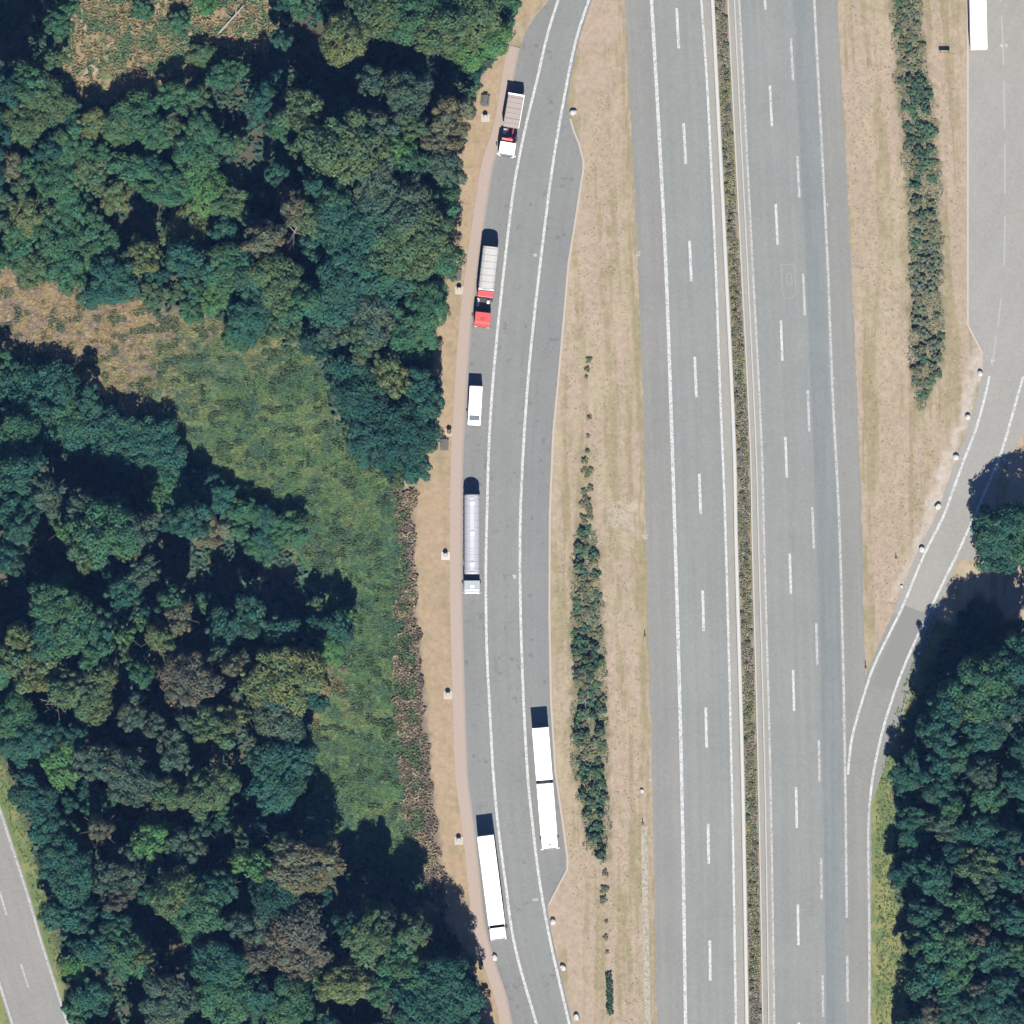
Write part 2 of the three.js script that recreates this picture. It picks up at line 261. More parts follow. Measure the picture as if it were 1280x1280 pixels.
const pathMat = new THREE.MeshStandardMaterial({ color: new THREE.Color().setRGB(...G(216, 194, 181)), map: wear2, roughness: 0.95 });
const concreteMat = new THREE.MeshStandardMaterial({ color: new THREE.Color().setRGB(...G(214, 204, 184)), map: wear, roughness: 0.9 });
const sealMat = mat(G(146, 149, 147), 0.8);

// ---------------------------------------------------------------- ground, roads
const structure = o => tag(o, null, null, null, 'structure');
{
  const g = new THREE.PlaneGeometry(2 * HALF, 2 * HALF, 1, 1); g.rotateX(-Math.PI / 2);
  structure(tag(mesh('ground', setUV(g), groundMat, scene), 'dry straw coloured verge, meadow and woodland floor', 'ground'));
  const ring = new THREE.Shape([[-4000, -4000], [4000, -4000], [4000, 4000], [-4000, 4000]].map(p => new THREE.Vector2(...p)));
  ring.holes.push(new THREE.Path([[-HALF, -HALF], [-HALF, HALF], [HALF, HALF], [HALF, -HALF]].map(p => new THREE.Vector2(...p))));
  const rg = new THREE.ShapeGeometry(ring); rg.rotateX(-Math.PI / 2);
  structure(tag(mesh('terrain', rg, mat([0.07, 0.085, 0.04], 1), scene), 'green land beyond the mapped site', 'ground'));
}
const rag = y => (vn(y / 7, 3.5) - 0.5) * 2.6 + (vn(y / 2.6, 9.5) - 0.5) * 1.6;                // crumbling edge of the surfacing
const L = { road: 0.010, ramp: 0.016, patch: 0.022, paint: 0.030 };
const motSouth = structure(tag(mesh('motorway_carriageway', sheet([...sample(y => motL(y) + rag(y), Y0, Y1, 3), ...sample(y => railL(y) + 1.5, Y0, Y1).reverse()], L.road), asphaltMat, scene), 'grey two lane motorway carriageway with thick white edge line', 'road'));
const motNorth = structure(tag(mesh('motorway_carriageway', sheet([...sample(y => railM(y) - 1, Y0, Y1), ...sample(y => nEdgeR(y) + rag(y + 500), Y0, Y1, 3).reverse()], L.road), asphaltMat, scene), 'grey three lane motorway carriageway with darker bluish slow lane', 'road'));
const restEast = y => y < 129 ? lineE(y) + 4 : y < 1135 ? 0 : lineE(y) + 4;
const restEdge = [...sample(restEast, Y0, 125), [709, 130], [711.5, 148], [716, 164], [722, 178], [728, 200], [728, 212], [724.6, 232], [715.6, 291], [709.5, 328], [699, 449], [690.4, 539], [686, 640], [685.5, 769], [687.3, 872], [693, 965], [702, 1027], [708, 1072], [708, 1086], [684.7, 1130.5], ...sample(restEast, 1136, Y1)];
const restRoad = structure(tag(mesh('rest_area_road', sheet([...sample(restW, Y0, Y1), ...restEdge.slice().reverse()], L.road), asphaltMat, scene), 'curving rest area road with parking lanes along both sides', 'road'));
const rampPoly = [[1211, -150], [1211, 405], [1216, 415], [1229, 440], ...sample(y => rampL(y) - 10 + 5 * sm(700, 860, y), 462, 966), ...sample(y => rampR(y) + 4, 1000, 700).reverse().reverse(), [1222, 700], [1224, 640], [1262, 570], [1300, 500], [1430, 470], [1430, -150]];
const rampRoad = structure(tag(mesh('exit_ramp', sheet(rampPoly, L.ramp), asphaltMat, scene), 'pale grey exit ramp leaving the motorway towards a rest area', 'road'));
const ctryRoad = structure(tag(mesh('country_road', sheet([...sample(y => ctryL(y) - 3, 600, Y1, 12), ...sample(y => ctryR(y) + 3, 600, Y1, 12).reverse()], L.road), asphaltMat, scene), 'narrow grey country road with white centre dashes', 'road'));
mesh('resurfaced_patch', sheet([[1131.5, 757], [1158, 767], [1117, 862], [1089, 857]], L.patch), mat(G(158.5, 157, 153), 0.95), rampRoad);

function lineOn(road, name, f, y0, y1, w, m = paintMat, yy = L.paint) { return mesh(name, band(sample(f, y0, y1, 8), w, yy), m, road); }
lineOn(motSouth, 'edge_line', motLineL, Y0, Y1, 4.2); lineOn(motSouth, 'edge_line', motLineR, Y0, Y1, 3.0);
lineOn(motNorth, 'edge_line', nLineL, Y0, Y1, 2.6, paintOld); lineOn(motNorth, 'edge_line', nLineR, Y0, 1147, 3.0, paintOld);
for (const y of [-136, 10, 154, 301, 446, 592, 738, 884, 1029.5, 1175.5, 1321]) lineOn(motSouth, 'lane_dash', motLineC, y, y + 50.5, 3.4);
for (const y of [-184 + 0, -39, 107, 255, 400, 546, 691.5, 837.5, 984, 1130.5, 1278, 1424]) lineOn(motNorth, 'lane_dash', nLineA, y, Math.min(Y1, y + 51), 3.1, paintMat);
for (const y of [-98, 48.5, 195, 342, 487.5, 633.5, 779, 925.5, 1072.5, 1219, 1365]) lineOn(motNorth, 'lane_dash', nLineB, y, y + 52, 3.0, paintOld);
lineOn(motNorth, 'lane_dash', nLineR, 1195, 1252, 3.0, paintOld); lineOn(motNorth, 'lane_dash', nLineR, 1341, 1398, 3.0, paintOld);
lineOn(restRoad, 'edge_line', lineW, Y0, Y1, 3.3); lineOn(restRoad, 'edge_line', lineE, Y0, Y1, 3.3);
lineOn(rampRoad, 'edge_line', rampL, 470, 968, 3.1); lineOn(rampRoad, 'edge_line', rampR, 470, 1000, 3.1); lineOn(motNorth, 'edge_line', rampR, 1000, Y1, 3.0, paintOld);
for (const y of [-140, -60, 20, 100, 180, 270, 372, 420]) lineOn(rampRoad, 'lane_dash', rampL, y, y + 62 - (y > 360 ? 26 : 0), 2.2, paintFaint);
lineOn(ctryRoad, 'edge_line', ctryR, 600, Y1, 2.6, paintOld); lineOn(ctryRoad, 'edge_line', ctryL, 600, Y1, 2.6, paintOld);
const ctryC = y => (ctryR(y) * 0.5 + ctryL(y) * 0.5);
for (const y of [960, 1042, 1114, 1205, 1287, 1370]) lineOn(ctryRoad, 'lane_dash', ctryC, y, y + 30, 2.2, paintOld);
// small painted distance marks beside the lines
for (const [x, y, w, h, r] of [[669, 319, 6, 4, restRoad], [643, 721, 5, 5, restRoad], [669, 1124.5, 8, 3, restRoad], [1255, 57, 10, 4, rampRoad], [1241, 451, 6, 4, rampRoad], [1034.5, 256, 3, 4, motNorth], [1042, 473, 5, 1.6, motNorth], [1055, 900, 6, 4, motNorth], [813, 975, 5, 4, motSouth], [814, 1050, 4, 3, motSouth], [806.5, 671, 7, 6, motSouth], [798, 317, 6, 6, motSouth]])
  mesh('painted_mark', sheet([[x - w / 2, y - h / 2], [x + w / 2, y - h / 2], [x + w / 2 - 1, y + h / 2], [x - w / 2 + 1, y + h / 2]], L.paint + 0.006), r === motSouth ? concreteMat : paintOld, r);
// detector loop cuts sealed with bitumen / pale mastic
function loop(road, pts, m) { const q = [...pts, pts[0]]; for (let i = 0; i < pts.length; i++) { mesh('loop_cut', band([q[i], q[i + 1]], 0.9, L.patch + 0.002 * (i % 2)), m, road); } }
const mastic = mat(G(182, 184, 176), 0.9);
loop(motNorth, [[977, 331], [993, 330], [995, 366], [990, 373], [982, 373], [978, 366]], mastic); loop(motNorth, [[983, 342], [989, 342], [990, 356], [984, 356]], mastic);
loop(motNorth, [[1003, 1128], [1008, 1125], [1017, 1125], [1019, 1131], [1012, 1136], [1004, 1134]], sealMat); loop(motNorth, [[1004, 1140], [1017, 1139], [1018, 1143], [1005, 1144]], sealMat);
// kerbs, footpath, drain
const kerbE = restEdge.filter(p => p[1] > 140 && p[1] < 1133);
structure(tag(mesh('kerb', kerbGeo(offsetLine(kerbE, -1.2), 2.4, 0.004, 0.13), kerbMat, scene), 'pale concrete kerb along the east lay-by', 'kerb'));
const kw = sample(restW, 60, 1280, 8);
structure(tag(mesh('footpath', slab([...offsetLine(kw, 2.2), ...offsetLine(kw, 15.5).reverse()], 0.004, 0.10), pathMat, scene), 'pinkish paved footpath beside the west parking lane', 'footpath'));
structure(tag(mesh('kerb', kerbGeo(offsetLine(kw, 1.1), 2.0, 0.004, 0.135), new THREE.MeshStandardMaterial({ color: new THREE.Color().setRGB(...G(198, 184, 176)), map: wear2, roughness: 0.9 }), scene), 'dull concrete kerb along the footpath', 'kerb'));
const kr = [[1211, -150], [1211, 0], [1211, 200], [1211, 405], [1216, 415], [1229, 440]];
structure(tag(mesh('kerb', kerbGeo(offsetLine(kr, 1.4), 2.8, 0.004, 0.13), kerbMat, scene), 'pale concrete kerb along the exit ramp bay', 'kerb'));
{
  const d = sample(y => motL(y) - 11.5, 1032, Y1, 20);
  const g = sweep(d, [[-0.48, 0.004], [-0.48, 0.05], [-0.34, 0.05], [0, 0.02], [0.34, 0.05], [0.48, 0.05], [0.48, 0.004]], false);
  tag(mesh('drain_channel', g, concreteMat, scene), 'pale concrete drain channel beside the motorway shoulder', 'drain');
}

// ---------------------------------------------------------------- guard rails
const galv = mat([0.285, 0.28, 0.255], 0.65);
const postGeo = new THREE.BoxGeometry(0.10, 0.72, 0.14); postGeo.translate(0, 0.36, 0);
function guardRail(f, double, label) {
  const t = thing('guard_rail', label, 'guard rail', new THREE.Vector3());
  const pts = sample(f, Y0, Y1, 12), w = double ? 0.24 : 0.05;
  const beam = s => [[s * (w - 0.02), 0.44], [s * (w + 0.05), 0.48], [s * (w + 0.06), 0.53], [s * (w - 0.02), 0.595], [s * (w + 0.06), 0.66], [s * (w + 0.05), 0.71], [s * (w - 0.02), 0.75], [s * (w - 0.045), 0.75], [s * (w - 0.045), 0.44]];
  for (const s of double ? [-1, 1] : [1]) mesh('beam', sweep(pts, beam(s)), galv, t);
  mesh('top_cap', sweep(pts, double ? [[-0.19, 0.70], [-0.19, 0.745], [0.19, 0.745], [0.19, 0.70]] : [[-0.13, 0.66], [-0.13, 0.735], [0.0, 0.735], [0.0, 0.66]]), galv, t);
  for (let y = Y0 + 10; y < Y1; y += 32) { const p = P(f(y), y); const m = mesh('post', postGeo, galv, t); m.position.set(p.x - (double ? 0 : 0.05), 0, p.z); m.scale.y = 0.93; }
}
guardRail(railL, true, 'double steel guard rail west of the planted central strip');
guardRail(railM, false, 'single steel guard rail directly east of the planted central strip');
guardRail(railR, false, 'outer steel guard rail beside the three lane carriageway edge line');

// ---------------------------------------------------------------- vehicles (local axes: +z to the front, origin on the ground)
const white = mat([0.80, 0.80, 0.79], 0.35), offWhite = mat([0.70, 0.69, 0.66], 0.5), red = mat([0.36, 0.055, 0.050], 0.35), silver = mat([0.52, 0.54, 0.56], 0.32, { metalness: 0.35 }),
  black = mat([0.018, 0.018, 0.02], 0.6), rubber = mat([0.02, 0.02, 0.02], 0.9), steel = mat([0.35, 0.35, 0.36], 0.45, { metalness: 0.6 }), darkSteel = mat([0.07, 0.065, 0.065], 0.7),
  glass = mat([0.02, 0.025, 0.03], 0.08), lampGlass = mat([0.6, 0.6, 0.58], 0.15), tailRed = mat([0.35, 0.01, 0.01], 0.3), tarp = mat([0.215, 0.18, 0.163], 0.9), tarpRib = mat([0.165, 0.137, 0.125], 0.9), greyPlastic = mat([0.13, 0.13, 0.13], 0.7),
  lightTarp = mat([0.285, 0.275, 0.26], 0.75), grimeWhite = mat([0.62, 0.62, 0.61], 0.45);
const rb = (w, h, l, x, y, z, r = 0.06) => { const g = new RoundedBoxGeometry(w, h, l, 2, Math.min(r, w / 2.1, h / 2.1, l / 2.1)); g.translate(x, y, z); return g; };
const bx = (w, h, l, x, y, z) => { const g = new THREE.BoxGeometry(w, h, l); g.translate(x, y, z); return g; };
function profile(pts, width, bevel = 0.07) {            // side outline [z, y] given a width
  const s = new THREE.Shape(pts.map(([z, y]) => new THREE.Vector2(z, y)));
  const g = new THREE.ExtrudeGeometry(s, { depth: width - 2 * bevel, bevelEnabled: true, bevelThickness: bevel, bevelSize: bevel, bevelSegments: 3, bevelOffset: -bevel });
  g.translate(0, 0, -(width - 2 * bevel) / 2); g.rotateY(-Math.PI / 2); return g;     // z stays forward
}
const tyreGeo = new THREE.CylinderGeometry(0.5, 0.5, 0.30, 24); tyreGeo.rotateZ(Math.PI / 2);
const rimGeo = new THREE.CylinderGeometry(0.29, 0.29, 0.315, 16); rimGeo.rotateZ(Math.PI / 2);
function wheel(t, x, z, r = 0.5, w = 1) { const g = new THREE.Group(); g.name = 'wheel'; g.position.set(x, r, z); g.scale.set(w, r / 0.5, r / 0.5); t.add(g); mesh('tyre', tyreGeo, rubber, g); mesh('rim', rimGeo, steel, g); }
const axle = (t, z, half = 1.08, r = 0.5, w = 1) => { wheel(t, -half, z, r, w); wheel(t, half, z, r, w); };
function vehicle(name, label, [rx, ry], [fx, fy]) {      // rear and front points on the ground in photo pixels; origin at the rear
  const r = P(rx, ry), f = P(fx, fy), t = thing(name, label, name === 'van' ? 'van' : 'truck', r, Math.atan2(f.x - r.x, f.z - r.z)); return [t, f.distanceTo(r)];
}
function cab(t, zf, o) {                                 // cab-over cab whose front face is at zf
  const h = o.h || 3.0, l = o.l || 2.1, z0 = zf - l, m = o.m;
  const c = mesh('cab', profile([[z0, 0.75], [zf - 0.02, 0.75], [zf, 1.0], [zf - 0.02, 1.75], [zf - 0.30, h - 0.22], [zf - 0.5, h - 0.04], [zf - 0.8, h], [z0, h]], 2.46), m, t);
  const ws = new THREE.PlaneGeometry(2.14, 0.95); ws.rotateX(-0.29); ws.translate(0, 2.12 + (h - 3.0) * 0.2, zf - 0.115); mesh('windscreen', ws, glass, c);
  for (const s of [-1, 1]) mesh('side_window', bx(0.02, 0.75, 0.9, s * 1.235, 2.1, zf - 0.95), glass, c);
  mesh('grille', bx(1.7, 0.55, 0.04, 0, 1.28, zf + 0.005), black, c);
  mesh('bumper', rb(2.46, 0.42, 0.28, 0, 0.55, zf - 0.10), o.bumper || greyPlastic, t);
  for (const s of [-1, 1]) { mesh('headlight', rb(0.42, 0.2, 0.08, s * 0.92, 0.82, zf + 0.01, 0.03), lampGlass, t); mesh('mirror', rb(0.16, 0.62, 0.18, s * 1.40, 2.15, zf - 0.18, 0.05), o.mirror || m, t); mesh('mirror_arm', bx(0.22, 0.05, 0.05, s * 1.28, 2.42, zf - 0.2), greyPlastic, t); }
  mesh('roof_hatch', rb(0.62, 0.06, 0.5, 0.02, h + 0.03, zf - 1.15, 0.025), o.hatch || grimeWhite, c);
  mesh('sun_visor', rb(2.1, 0.05, 0.28, 0, h - 0.18, zf - 0.17, 0.02), o.visor || greyPlastic, c);
  if (o.spoiler) { mesh('roof_spoiler', profile([[z0 - 0.05, h + 0.01], [zf - 0.95, h + 0.01], [zf - 1.2, h + 0.25], [z0 + 0.25, h + o.spoiler], [z0 - 0.05, h + o.spoiler]], 2.2, 0.08), m, c); for (const s of [-1, 1]) mesh('side_fairing', rb(0.06, 2.3, 0.5, s * 1.2, 1.9, z0 - 0.28, 0.03), m, t); }
  for (const s of [-1, 1]) mesh('step', rb(0.12, 0.1, 0.9, s * 1.15, 0.42, zf - 0.95), greyPlastic, t);
}
function chassis(t, z0, z1, m = darkSteel) {
  for (const s of [-1, 1]) mesh('frame_rail', bx(0.12, 0.28, z1 - z0, s * 0.42, 0.88, (z0 + z1) / 2), m, t);
}
function boxBody(t, z0, z1, top, m, name = 'cargo_box') {
  const l = z1 - z0, zc = (z0 + z1) / 2, b = mesh(name, rb(2.55, top - 1.15, l, 0, (top + 1.15) / 2, zc, 0.035), m, t);
  for (const s of [-1, 1]) { mesh('roof_rail', bx(0.05, 0.05, l - 0.05, s * 1.255, top + 0.004, zc), grimeWhite, b); mesh('side_skirt', bx(0.06, 0.32, l - 0.3, s * 1.22, 1.0, zc), greyPlastic, b); }
  for (let i = 1; i < Math.floor(l / 1.3); i++) mesh('roof_seam', bx(2.44, 0.012, 0.045, 0, top + 0.004, z0 + i * l / Math.floor(l / 1.3)), grimeWhite, b);
  for (const s of [-1, 1]) { mesh('rear_door', bx(1.22, top - 1.4, 0.04, s * 0.62, (top + 1.2) / 2, z0 - 0.012), grimeWhite, b); mesh('tail_light', bx(0.4, 0.14, 0.05, s * 0.98, 1.02, z0 - 0.02), tailRed, t); mesh('door_bar', bx(0.035, top - 1.5, 0.035, s * 0.2, (top + 1.2) / 2, z0 - 0.045), steel, b); }
  mesh('underrun_bar', bx(2.3, 0.14, 0.1, 0, 0.55, z0 + 0.06), darkSteel, t);
  for (const s of [-1, 1]) mesh('mudguard', rb(0.4, 0.06, 1.0, s * 1.06, 1.06, z0 + 1.4, 0.03), greyPlastic, t);
}
{ // tipper lorry with covered load, white cab and red crane frame
  const [t, LN] = vehicle('tipper_truck', 'lorry with tan covered tipping body, red frame and white cab', [646, 118], [632.5, 196]);
  chassis(t, 0.3, LN - 1.4, red);
  const b = mesh('tipping_body', profile([[0.0, 1.15], [5.35, 1.15], [5.35, 2.55], [5.2, 2.6], [0.05, 2.5], [0.0, 2.4]], 2.5, 0.05), tarpRib, t);
  mesh('load_cover', rb(2.36, 0.14, 5.0, 0, 2.58, 2.75, 0.06), tarp, b);
  for (let i = 0; i < 6; i++) mesh('cover_bow', rb(2.40, 0.09, 0.12, 0, 2.65, 0.75 + i * 0.82, 0.03), i % 2 ? tarp : tarpRib, b);
  for (const s of [-1, 1]) { mesh('side_board', rb(0.09, 0.12, 5.3, s * 1.22, 2.60, 2.67, 0.03), s > 0 ? offWhite : tarp, b); for (let i = 0; i < 6; i++) mesh('side_rib', bx(0.06, 1.3, 0.12, s * 1.275, 1.85, 0.3 + i * 0.95), tarpRib, b); }
  mesh('tailgate', rb(2.46, 0.30, 0.26, -0.1, 2.52, 0.16, 0.06), white, b);
  mesh('rear_tank', rb(0.55, 0.5, 0.9, -0.85, 0.75, 6.0), steel, t);
  mesh('crane_base', rb(2.1, 0.42, 0.55, -0.1, 1.65, LN - 2.72, 0.08), red, t); mesh('crane_column', rb(0.42, 1.1, 0.42, 0.2, 2.1, LN - 2.75, 0.06), red, t); mesh('crane_arm', rb(1.7, 0.3, 0.34, -0.25, 2.45, LN - 2.62, 0.07), mat([0.55, 0.12, 0.10], 0.5), t);
  mesh('toolbox', rb(0.5, 0.9, 0.7, 1.05, 1.35, LN - 2.9), black, t);
  cab(t, LN, { m: white, h: 2.95, l: 2.15, hatch: mat([0.36, 0.36, 0.36], 0.6) });
  axle(t, 1.0); axle(t, 2.35); axle(t, LN - 1.25, 1.06);
}
{ // red lorry with white tarpaulin body
  const [t, LN] = vehicle('tarpaulin_truck', 'red lorry with white tarpaulin body and dark gap behind the cab', [613.8, 309], [602.3, 409]);
  chassis(t, 0.3, LN - 1.4, mat([0.30, 0.03, 0.03], 0.6));
  const ps = [[-1.24, 1.2], [1.24, 1.2], [1.24, 2.95], [1.12, 3.25], [0.75, 3.48], [0, 3.58], [-0.75, 3.48], [-1.12, 3.25], [-1.24, 2.95]];
  const sh = new THREE.Shape(ps.map(p => new THREE.Vector2(...p))), bg = new THREE.ExtrudeGeometry(sh, { depth: 6.75, bevelEnabled: true, bevelSize: 0.05, bevelThickness: 0.05, bevelOffset: -0.05, bevelSegments: 2 }); bg.translate(0, 0, 0.05);
  const b = mesh('tarpaulin_body', bg, lightTarp, t);
  for (let i = 0; i < 7; i++) { const rg = new THREE.TubeGeometry(new THREE.CatmullRomCurve3(ps.slice(2).map(p => new THREE.Vector3(p[0], p[1] + 0.006, 0))), 20, 0.03, 5); const r = mesh('tarpaulin_bow', rg, lightTarp, b); r.position.z = 0.35 + i * 1.05; }
  mesh('front_lip', rb(2.3, 0.12, 0.3, 0, 3.42, 6.72, 0.05), white, b);
  mesh('bulkhead_box', rb(2.5, 1.6, 1.0, 0, 2.0, 7.42, 0.1), red, t); mesh('bulkhead_rail', rb(2.4, 0.08, 0.1, 0, 2.84, 7.05, 0.03), red, t);
  mesh('fuel_tank', rb(0.6, 0.6, 1.4, -0.9, 0.75, 8.8, 0.2), steel, t); mesh('air_tank', rb(0.5, 0.4, 0.6, 0.55, 1.25, 8.6, 0.15), mat([0.4, 0.4, 0.45], 0.4), t); mesh('deck_plate', rb(1.6, 0.05, 2.0, 0, 1.06, 9.0, 0.02), black, t); mesh('exhaust_stack', rb(0.2, 1.6, 0.2, -1.1, 2.0, 8.25, 0.08), lampGlass, t);
  cab(t, LN, { m: red, h: 3.05, l: 2.25, bumper: red, hatch: mat([0.32, 0.02, 0.02], 0.5), visor: red, mirror: black });
  axle(t, 1.2); axle(t, 2.55); axle(t, LN - 1.3, 1.06); axle(t, 8.0);
  for (const s of [-1, 1]) mesh('tail_light', bx(0.4, 0.16, 0.06, s * 0.95, 1.0, 0.05), tailRed, t);
}
{ // delivery van
  const [t, LN] = vehicle('van', 'white high roof delivery van parked between the tanker and red lorry', [595.3, 482.5], [592.6, 531.7]);
  const b = mesh('body', profile([[0.02, 0.45], [LN - 0.1, 0.45], [LN, 0.62], [LN - 0.05, 0.98], [LN - 0.45, 1.14], [LN - 0.72, 1.24], [LN - 1.60, 2.30], [LN - 1.95, 2.50], [LN - 2.4, 2.6], [0.12, 2.58], [0.0, 2.45]], 2.02, 0.14), white, t);
  const ws = new THREE.PlaneGeometry(1.66, 1.24); ws.rotateX(-0.693); ws.translate(0, 1.788, LN - 1.142); mesh('windscreen', ws, mat([0.085, 0.095, 0.105], 0.15), b);
  for (const s of [-1, 1]) { mesh('side_window', bx(0.02, 0.6, 0.95, s * 1.012, 1.75, LN - 2.05), glass, b); mesh('mirror', rb(0.2, 0.34, 0.12, s * 1.14, 1.5, LN - 1.2, 0.05), black, t); mesh('headlight', rb(0.34, 0.22, 0.16, s * 0.76, 0.92, LN - 0.12, 0.06), lampGlass, t); mesh('tail_light', bx(0.1, 0.6, 0.05, s * 0.9, 1.2, 0.0), tailRed, t); mesh('rear_door', bx(0.9, 1.7, 0.03, s * 0.47, 1.5, -0.005), white, b); mesh('roof_gutter', rb(0.05, 0.04, LN - 3.0, s * 0.80, 2.6, 1.9, 0.015), grimeWhite, b); }
  for (let i = 0; i < 4; i++) mesh('roof_rib', rb(1.4, 0.03, 0.08, 0, 2.60, 0.5 + i * 0.95, 0.012), white, b);
  mesh('roof_vent', rb(0.62, 0.10, 0.30, 0.02, 2.64, 3.0, 0.04), mat([0.42, 0.42, 0.42], 0.6), b); mesh('roof_aerial', rb(0.3, 0.08, 0.3, 0.45, 2.63, 1.35, 0.03), mat([0.5, 0.5, 0.48], 0.6), b);
  mesh('wiper', bx(1.0, 0.03, 0.03, -0.1, 1.32, LN - 0.74), black, b); mesh('grille', bx(1.1, 0.22, 0.05, 0, 0.72, LN - 0.03), black, b); mesh('bumper', rb(1.96, 0.3, 0.2, 0, 0.5, LN - 0.08), greyPlastic, t);
  axle(t, 1.25, 0.86, 0.35, 0.75); axle(t, LN - 1.0, 0.86, 0.35, 0.75);
}
{ // articulated tanker
  const [t, LN] = vehicle('tank_truck', 'articulated lorry with long ribbed white tank trailer and silver cab', [590.2, 617.5], [590.2, 742]);
  const TL = 12.5, tb = mat([0.262, 0.265, 0.272], 0.4);
  const el = new THREE.Shape(); el.absellipse(0, 2.35, 1.22, 1.1, 0, Math.PI * 2);
  const eg = new THREE.ExtrudeGeometry(el, { depth: TL - 0.5, bevelEnabled: true, bevelSize: 0.25, bevelThickness: 0.25, bevelOffset: -0.25, bevelSegments: 4, curveSegments: 28 }); eg.translate(0, 0, 0.25);
  const k = mesh('tank', eg, tb, t);
  for (let i = 0; i < 11; i++) { const r = new THREE.TorusGeometry(1, 0.035, 5, 36); r.scale(1.225, 1.105, 1); const q = mesh('tank_band', r, tb, k); q.position.set(0, 2.35, 0.9 + i * 1.08); }
  mesh('catwalk', rb(0.62, 0.06, TL - 1.0, 0.0, 3.5, TL / 2, 0.02), mat([0.30, 0.30, 0.305], 0.5), k);
  for (const z of [1.4, 6.1, 10.9]) { const c = new THREE.CylinderGeometry(0.32, 0.34, 0.22, 20); c.translate(0.05, 3.58, z); const m = mesh('manhole', c, white, k); mesh('manhole_lid', rb(0.5, 0.06, 0.4, 0.05, 3.71, z, 0.02), white, m); }
  for (let i = 0; i < 9; i++) mesh('catwalk_slat', bx(0.66, 0.02, 0.1, 0, 3.545, 8.6 + i * 0.45), steel, k);
  mesh('subframe', bx(0.9, 0.3, TL - 0.6, 0, 1.1, TL / 2), darkSteel, t);
  for (const s of [-1, 1]) { mesh('side_guard', bx(0.05, 0.5, 5.2, s * 1.18, 0.9, 6.2), steel, t); mesh('mudguard', rb(0.45, 0.08, 4.0, s * 1.03, 1.16, 2.4, 0.04), greyPlastic, t); mesh('tail_light', bx(0.4, 0.16, 0.06, s * 0.9, 1.0, 0.1), tailRed, t); }
  chassis(t, TL - 3.4, LN - 1.0); mesh('deck_plate', rb(1.5, 0.05, 1.0, 0, 1.06, TL + 0.35, 0.02), black, t);
  cab(t, LN, { m: mat([0.235, 0.25, 0.25], 0.3), h: 3.0, l: 2.05, bumper: silver, visor: silver });
  mesh('roof_lamp_bar', rb(1.9, 0.12, 0.16, 0.1, 3.05, LN - 0.62, 0.05), lampGlass, t);
  for (const z of [1.2, 2.5, 3.8]) axle(t, z); axle(t, LN - 3.9, 1.05); axle(t, LN - 1.3, 1.06);
}
{ // drawbar lorry and trailer
  const [t, LN] = vehicle('box_truck', 'white box lorry towing a white box trailer in the east lay-by', [675.2, 909], [687.6, 1061.5]);
  boxBody(t, 0, 8.15, 3.95, white, 'trailer_box'); chassis(t, 0.3, 8.0); mesh('drawbar', bx(0.2, 0.16, 1.4, 0, 0.75, 8.7), darkSteel, t); mesh('gap_bellows', rb(1.9, 1.6, 0.5, 0, 1.9, 8.42, 0.05), mat([0.17, 0.17, 0.12], 0.9), t);
  boxBody(t, 8.72, 16.85, 4.0, white); chassis(t, 8.9, LN - 1.4);
  cab(t, LN, { m: white, h: 3.3, l: 2.1, spoiler: 0.45, hatch: mat([0.33, 0.33, 0.33], 0.6) });
  mesh('roof_beacon', rb(0.42, 0.14, 0.28, 0.05, 3.42, LN - 0.75, 0.06), mat([0.25, 0.25, 0.25], 0.5), t);
  for (const z of [3.4, 4.7, 11.2, 12.5]) axle(t, z); axle(t, LN - 1.3, 1.06);
}
function semi(label, r, f, o) {
  const [t, LN] = vehicle('semi_trailer_truck', label, r, f), TL = LN - 2.55;
  boxBody(t, 0, TL, 4.0, white, 'trailer_box'); chassis(t, 0.3, TL - 0.4);
  chassis(t, TL - 3.2, LN - 1.2, black); mesh('deck_plate', rb(1.7, 0.05, 0.8, 0, 1.07, TL + 0.2, 0.02), black, t);
  cab(t, LN, { m: o.m, h: 3.25, l: 2.0, bumper: o.m, hatch: grimeWhite, spoiler: 0.4, mirror: black });
  for (const z of [2.6, 3.9, 5.2]) axle(t, z); axle(t, LN - 3.8, 1.05); axle(t, LN - 1.3, 1.06);
  return t;
}
semi('white articulated box lorry with cream cab parked beside the footpath', [606.8, 1043.6], [623.6, 1174.5], { m: mat([0.62, 0.62, 0.56], 0.4) });
semi('white articulated box lorry standing in the exit ramp bay', [1222, 63], [1219, -68], { m: white });

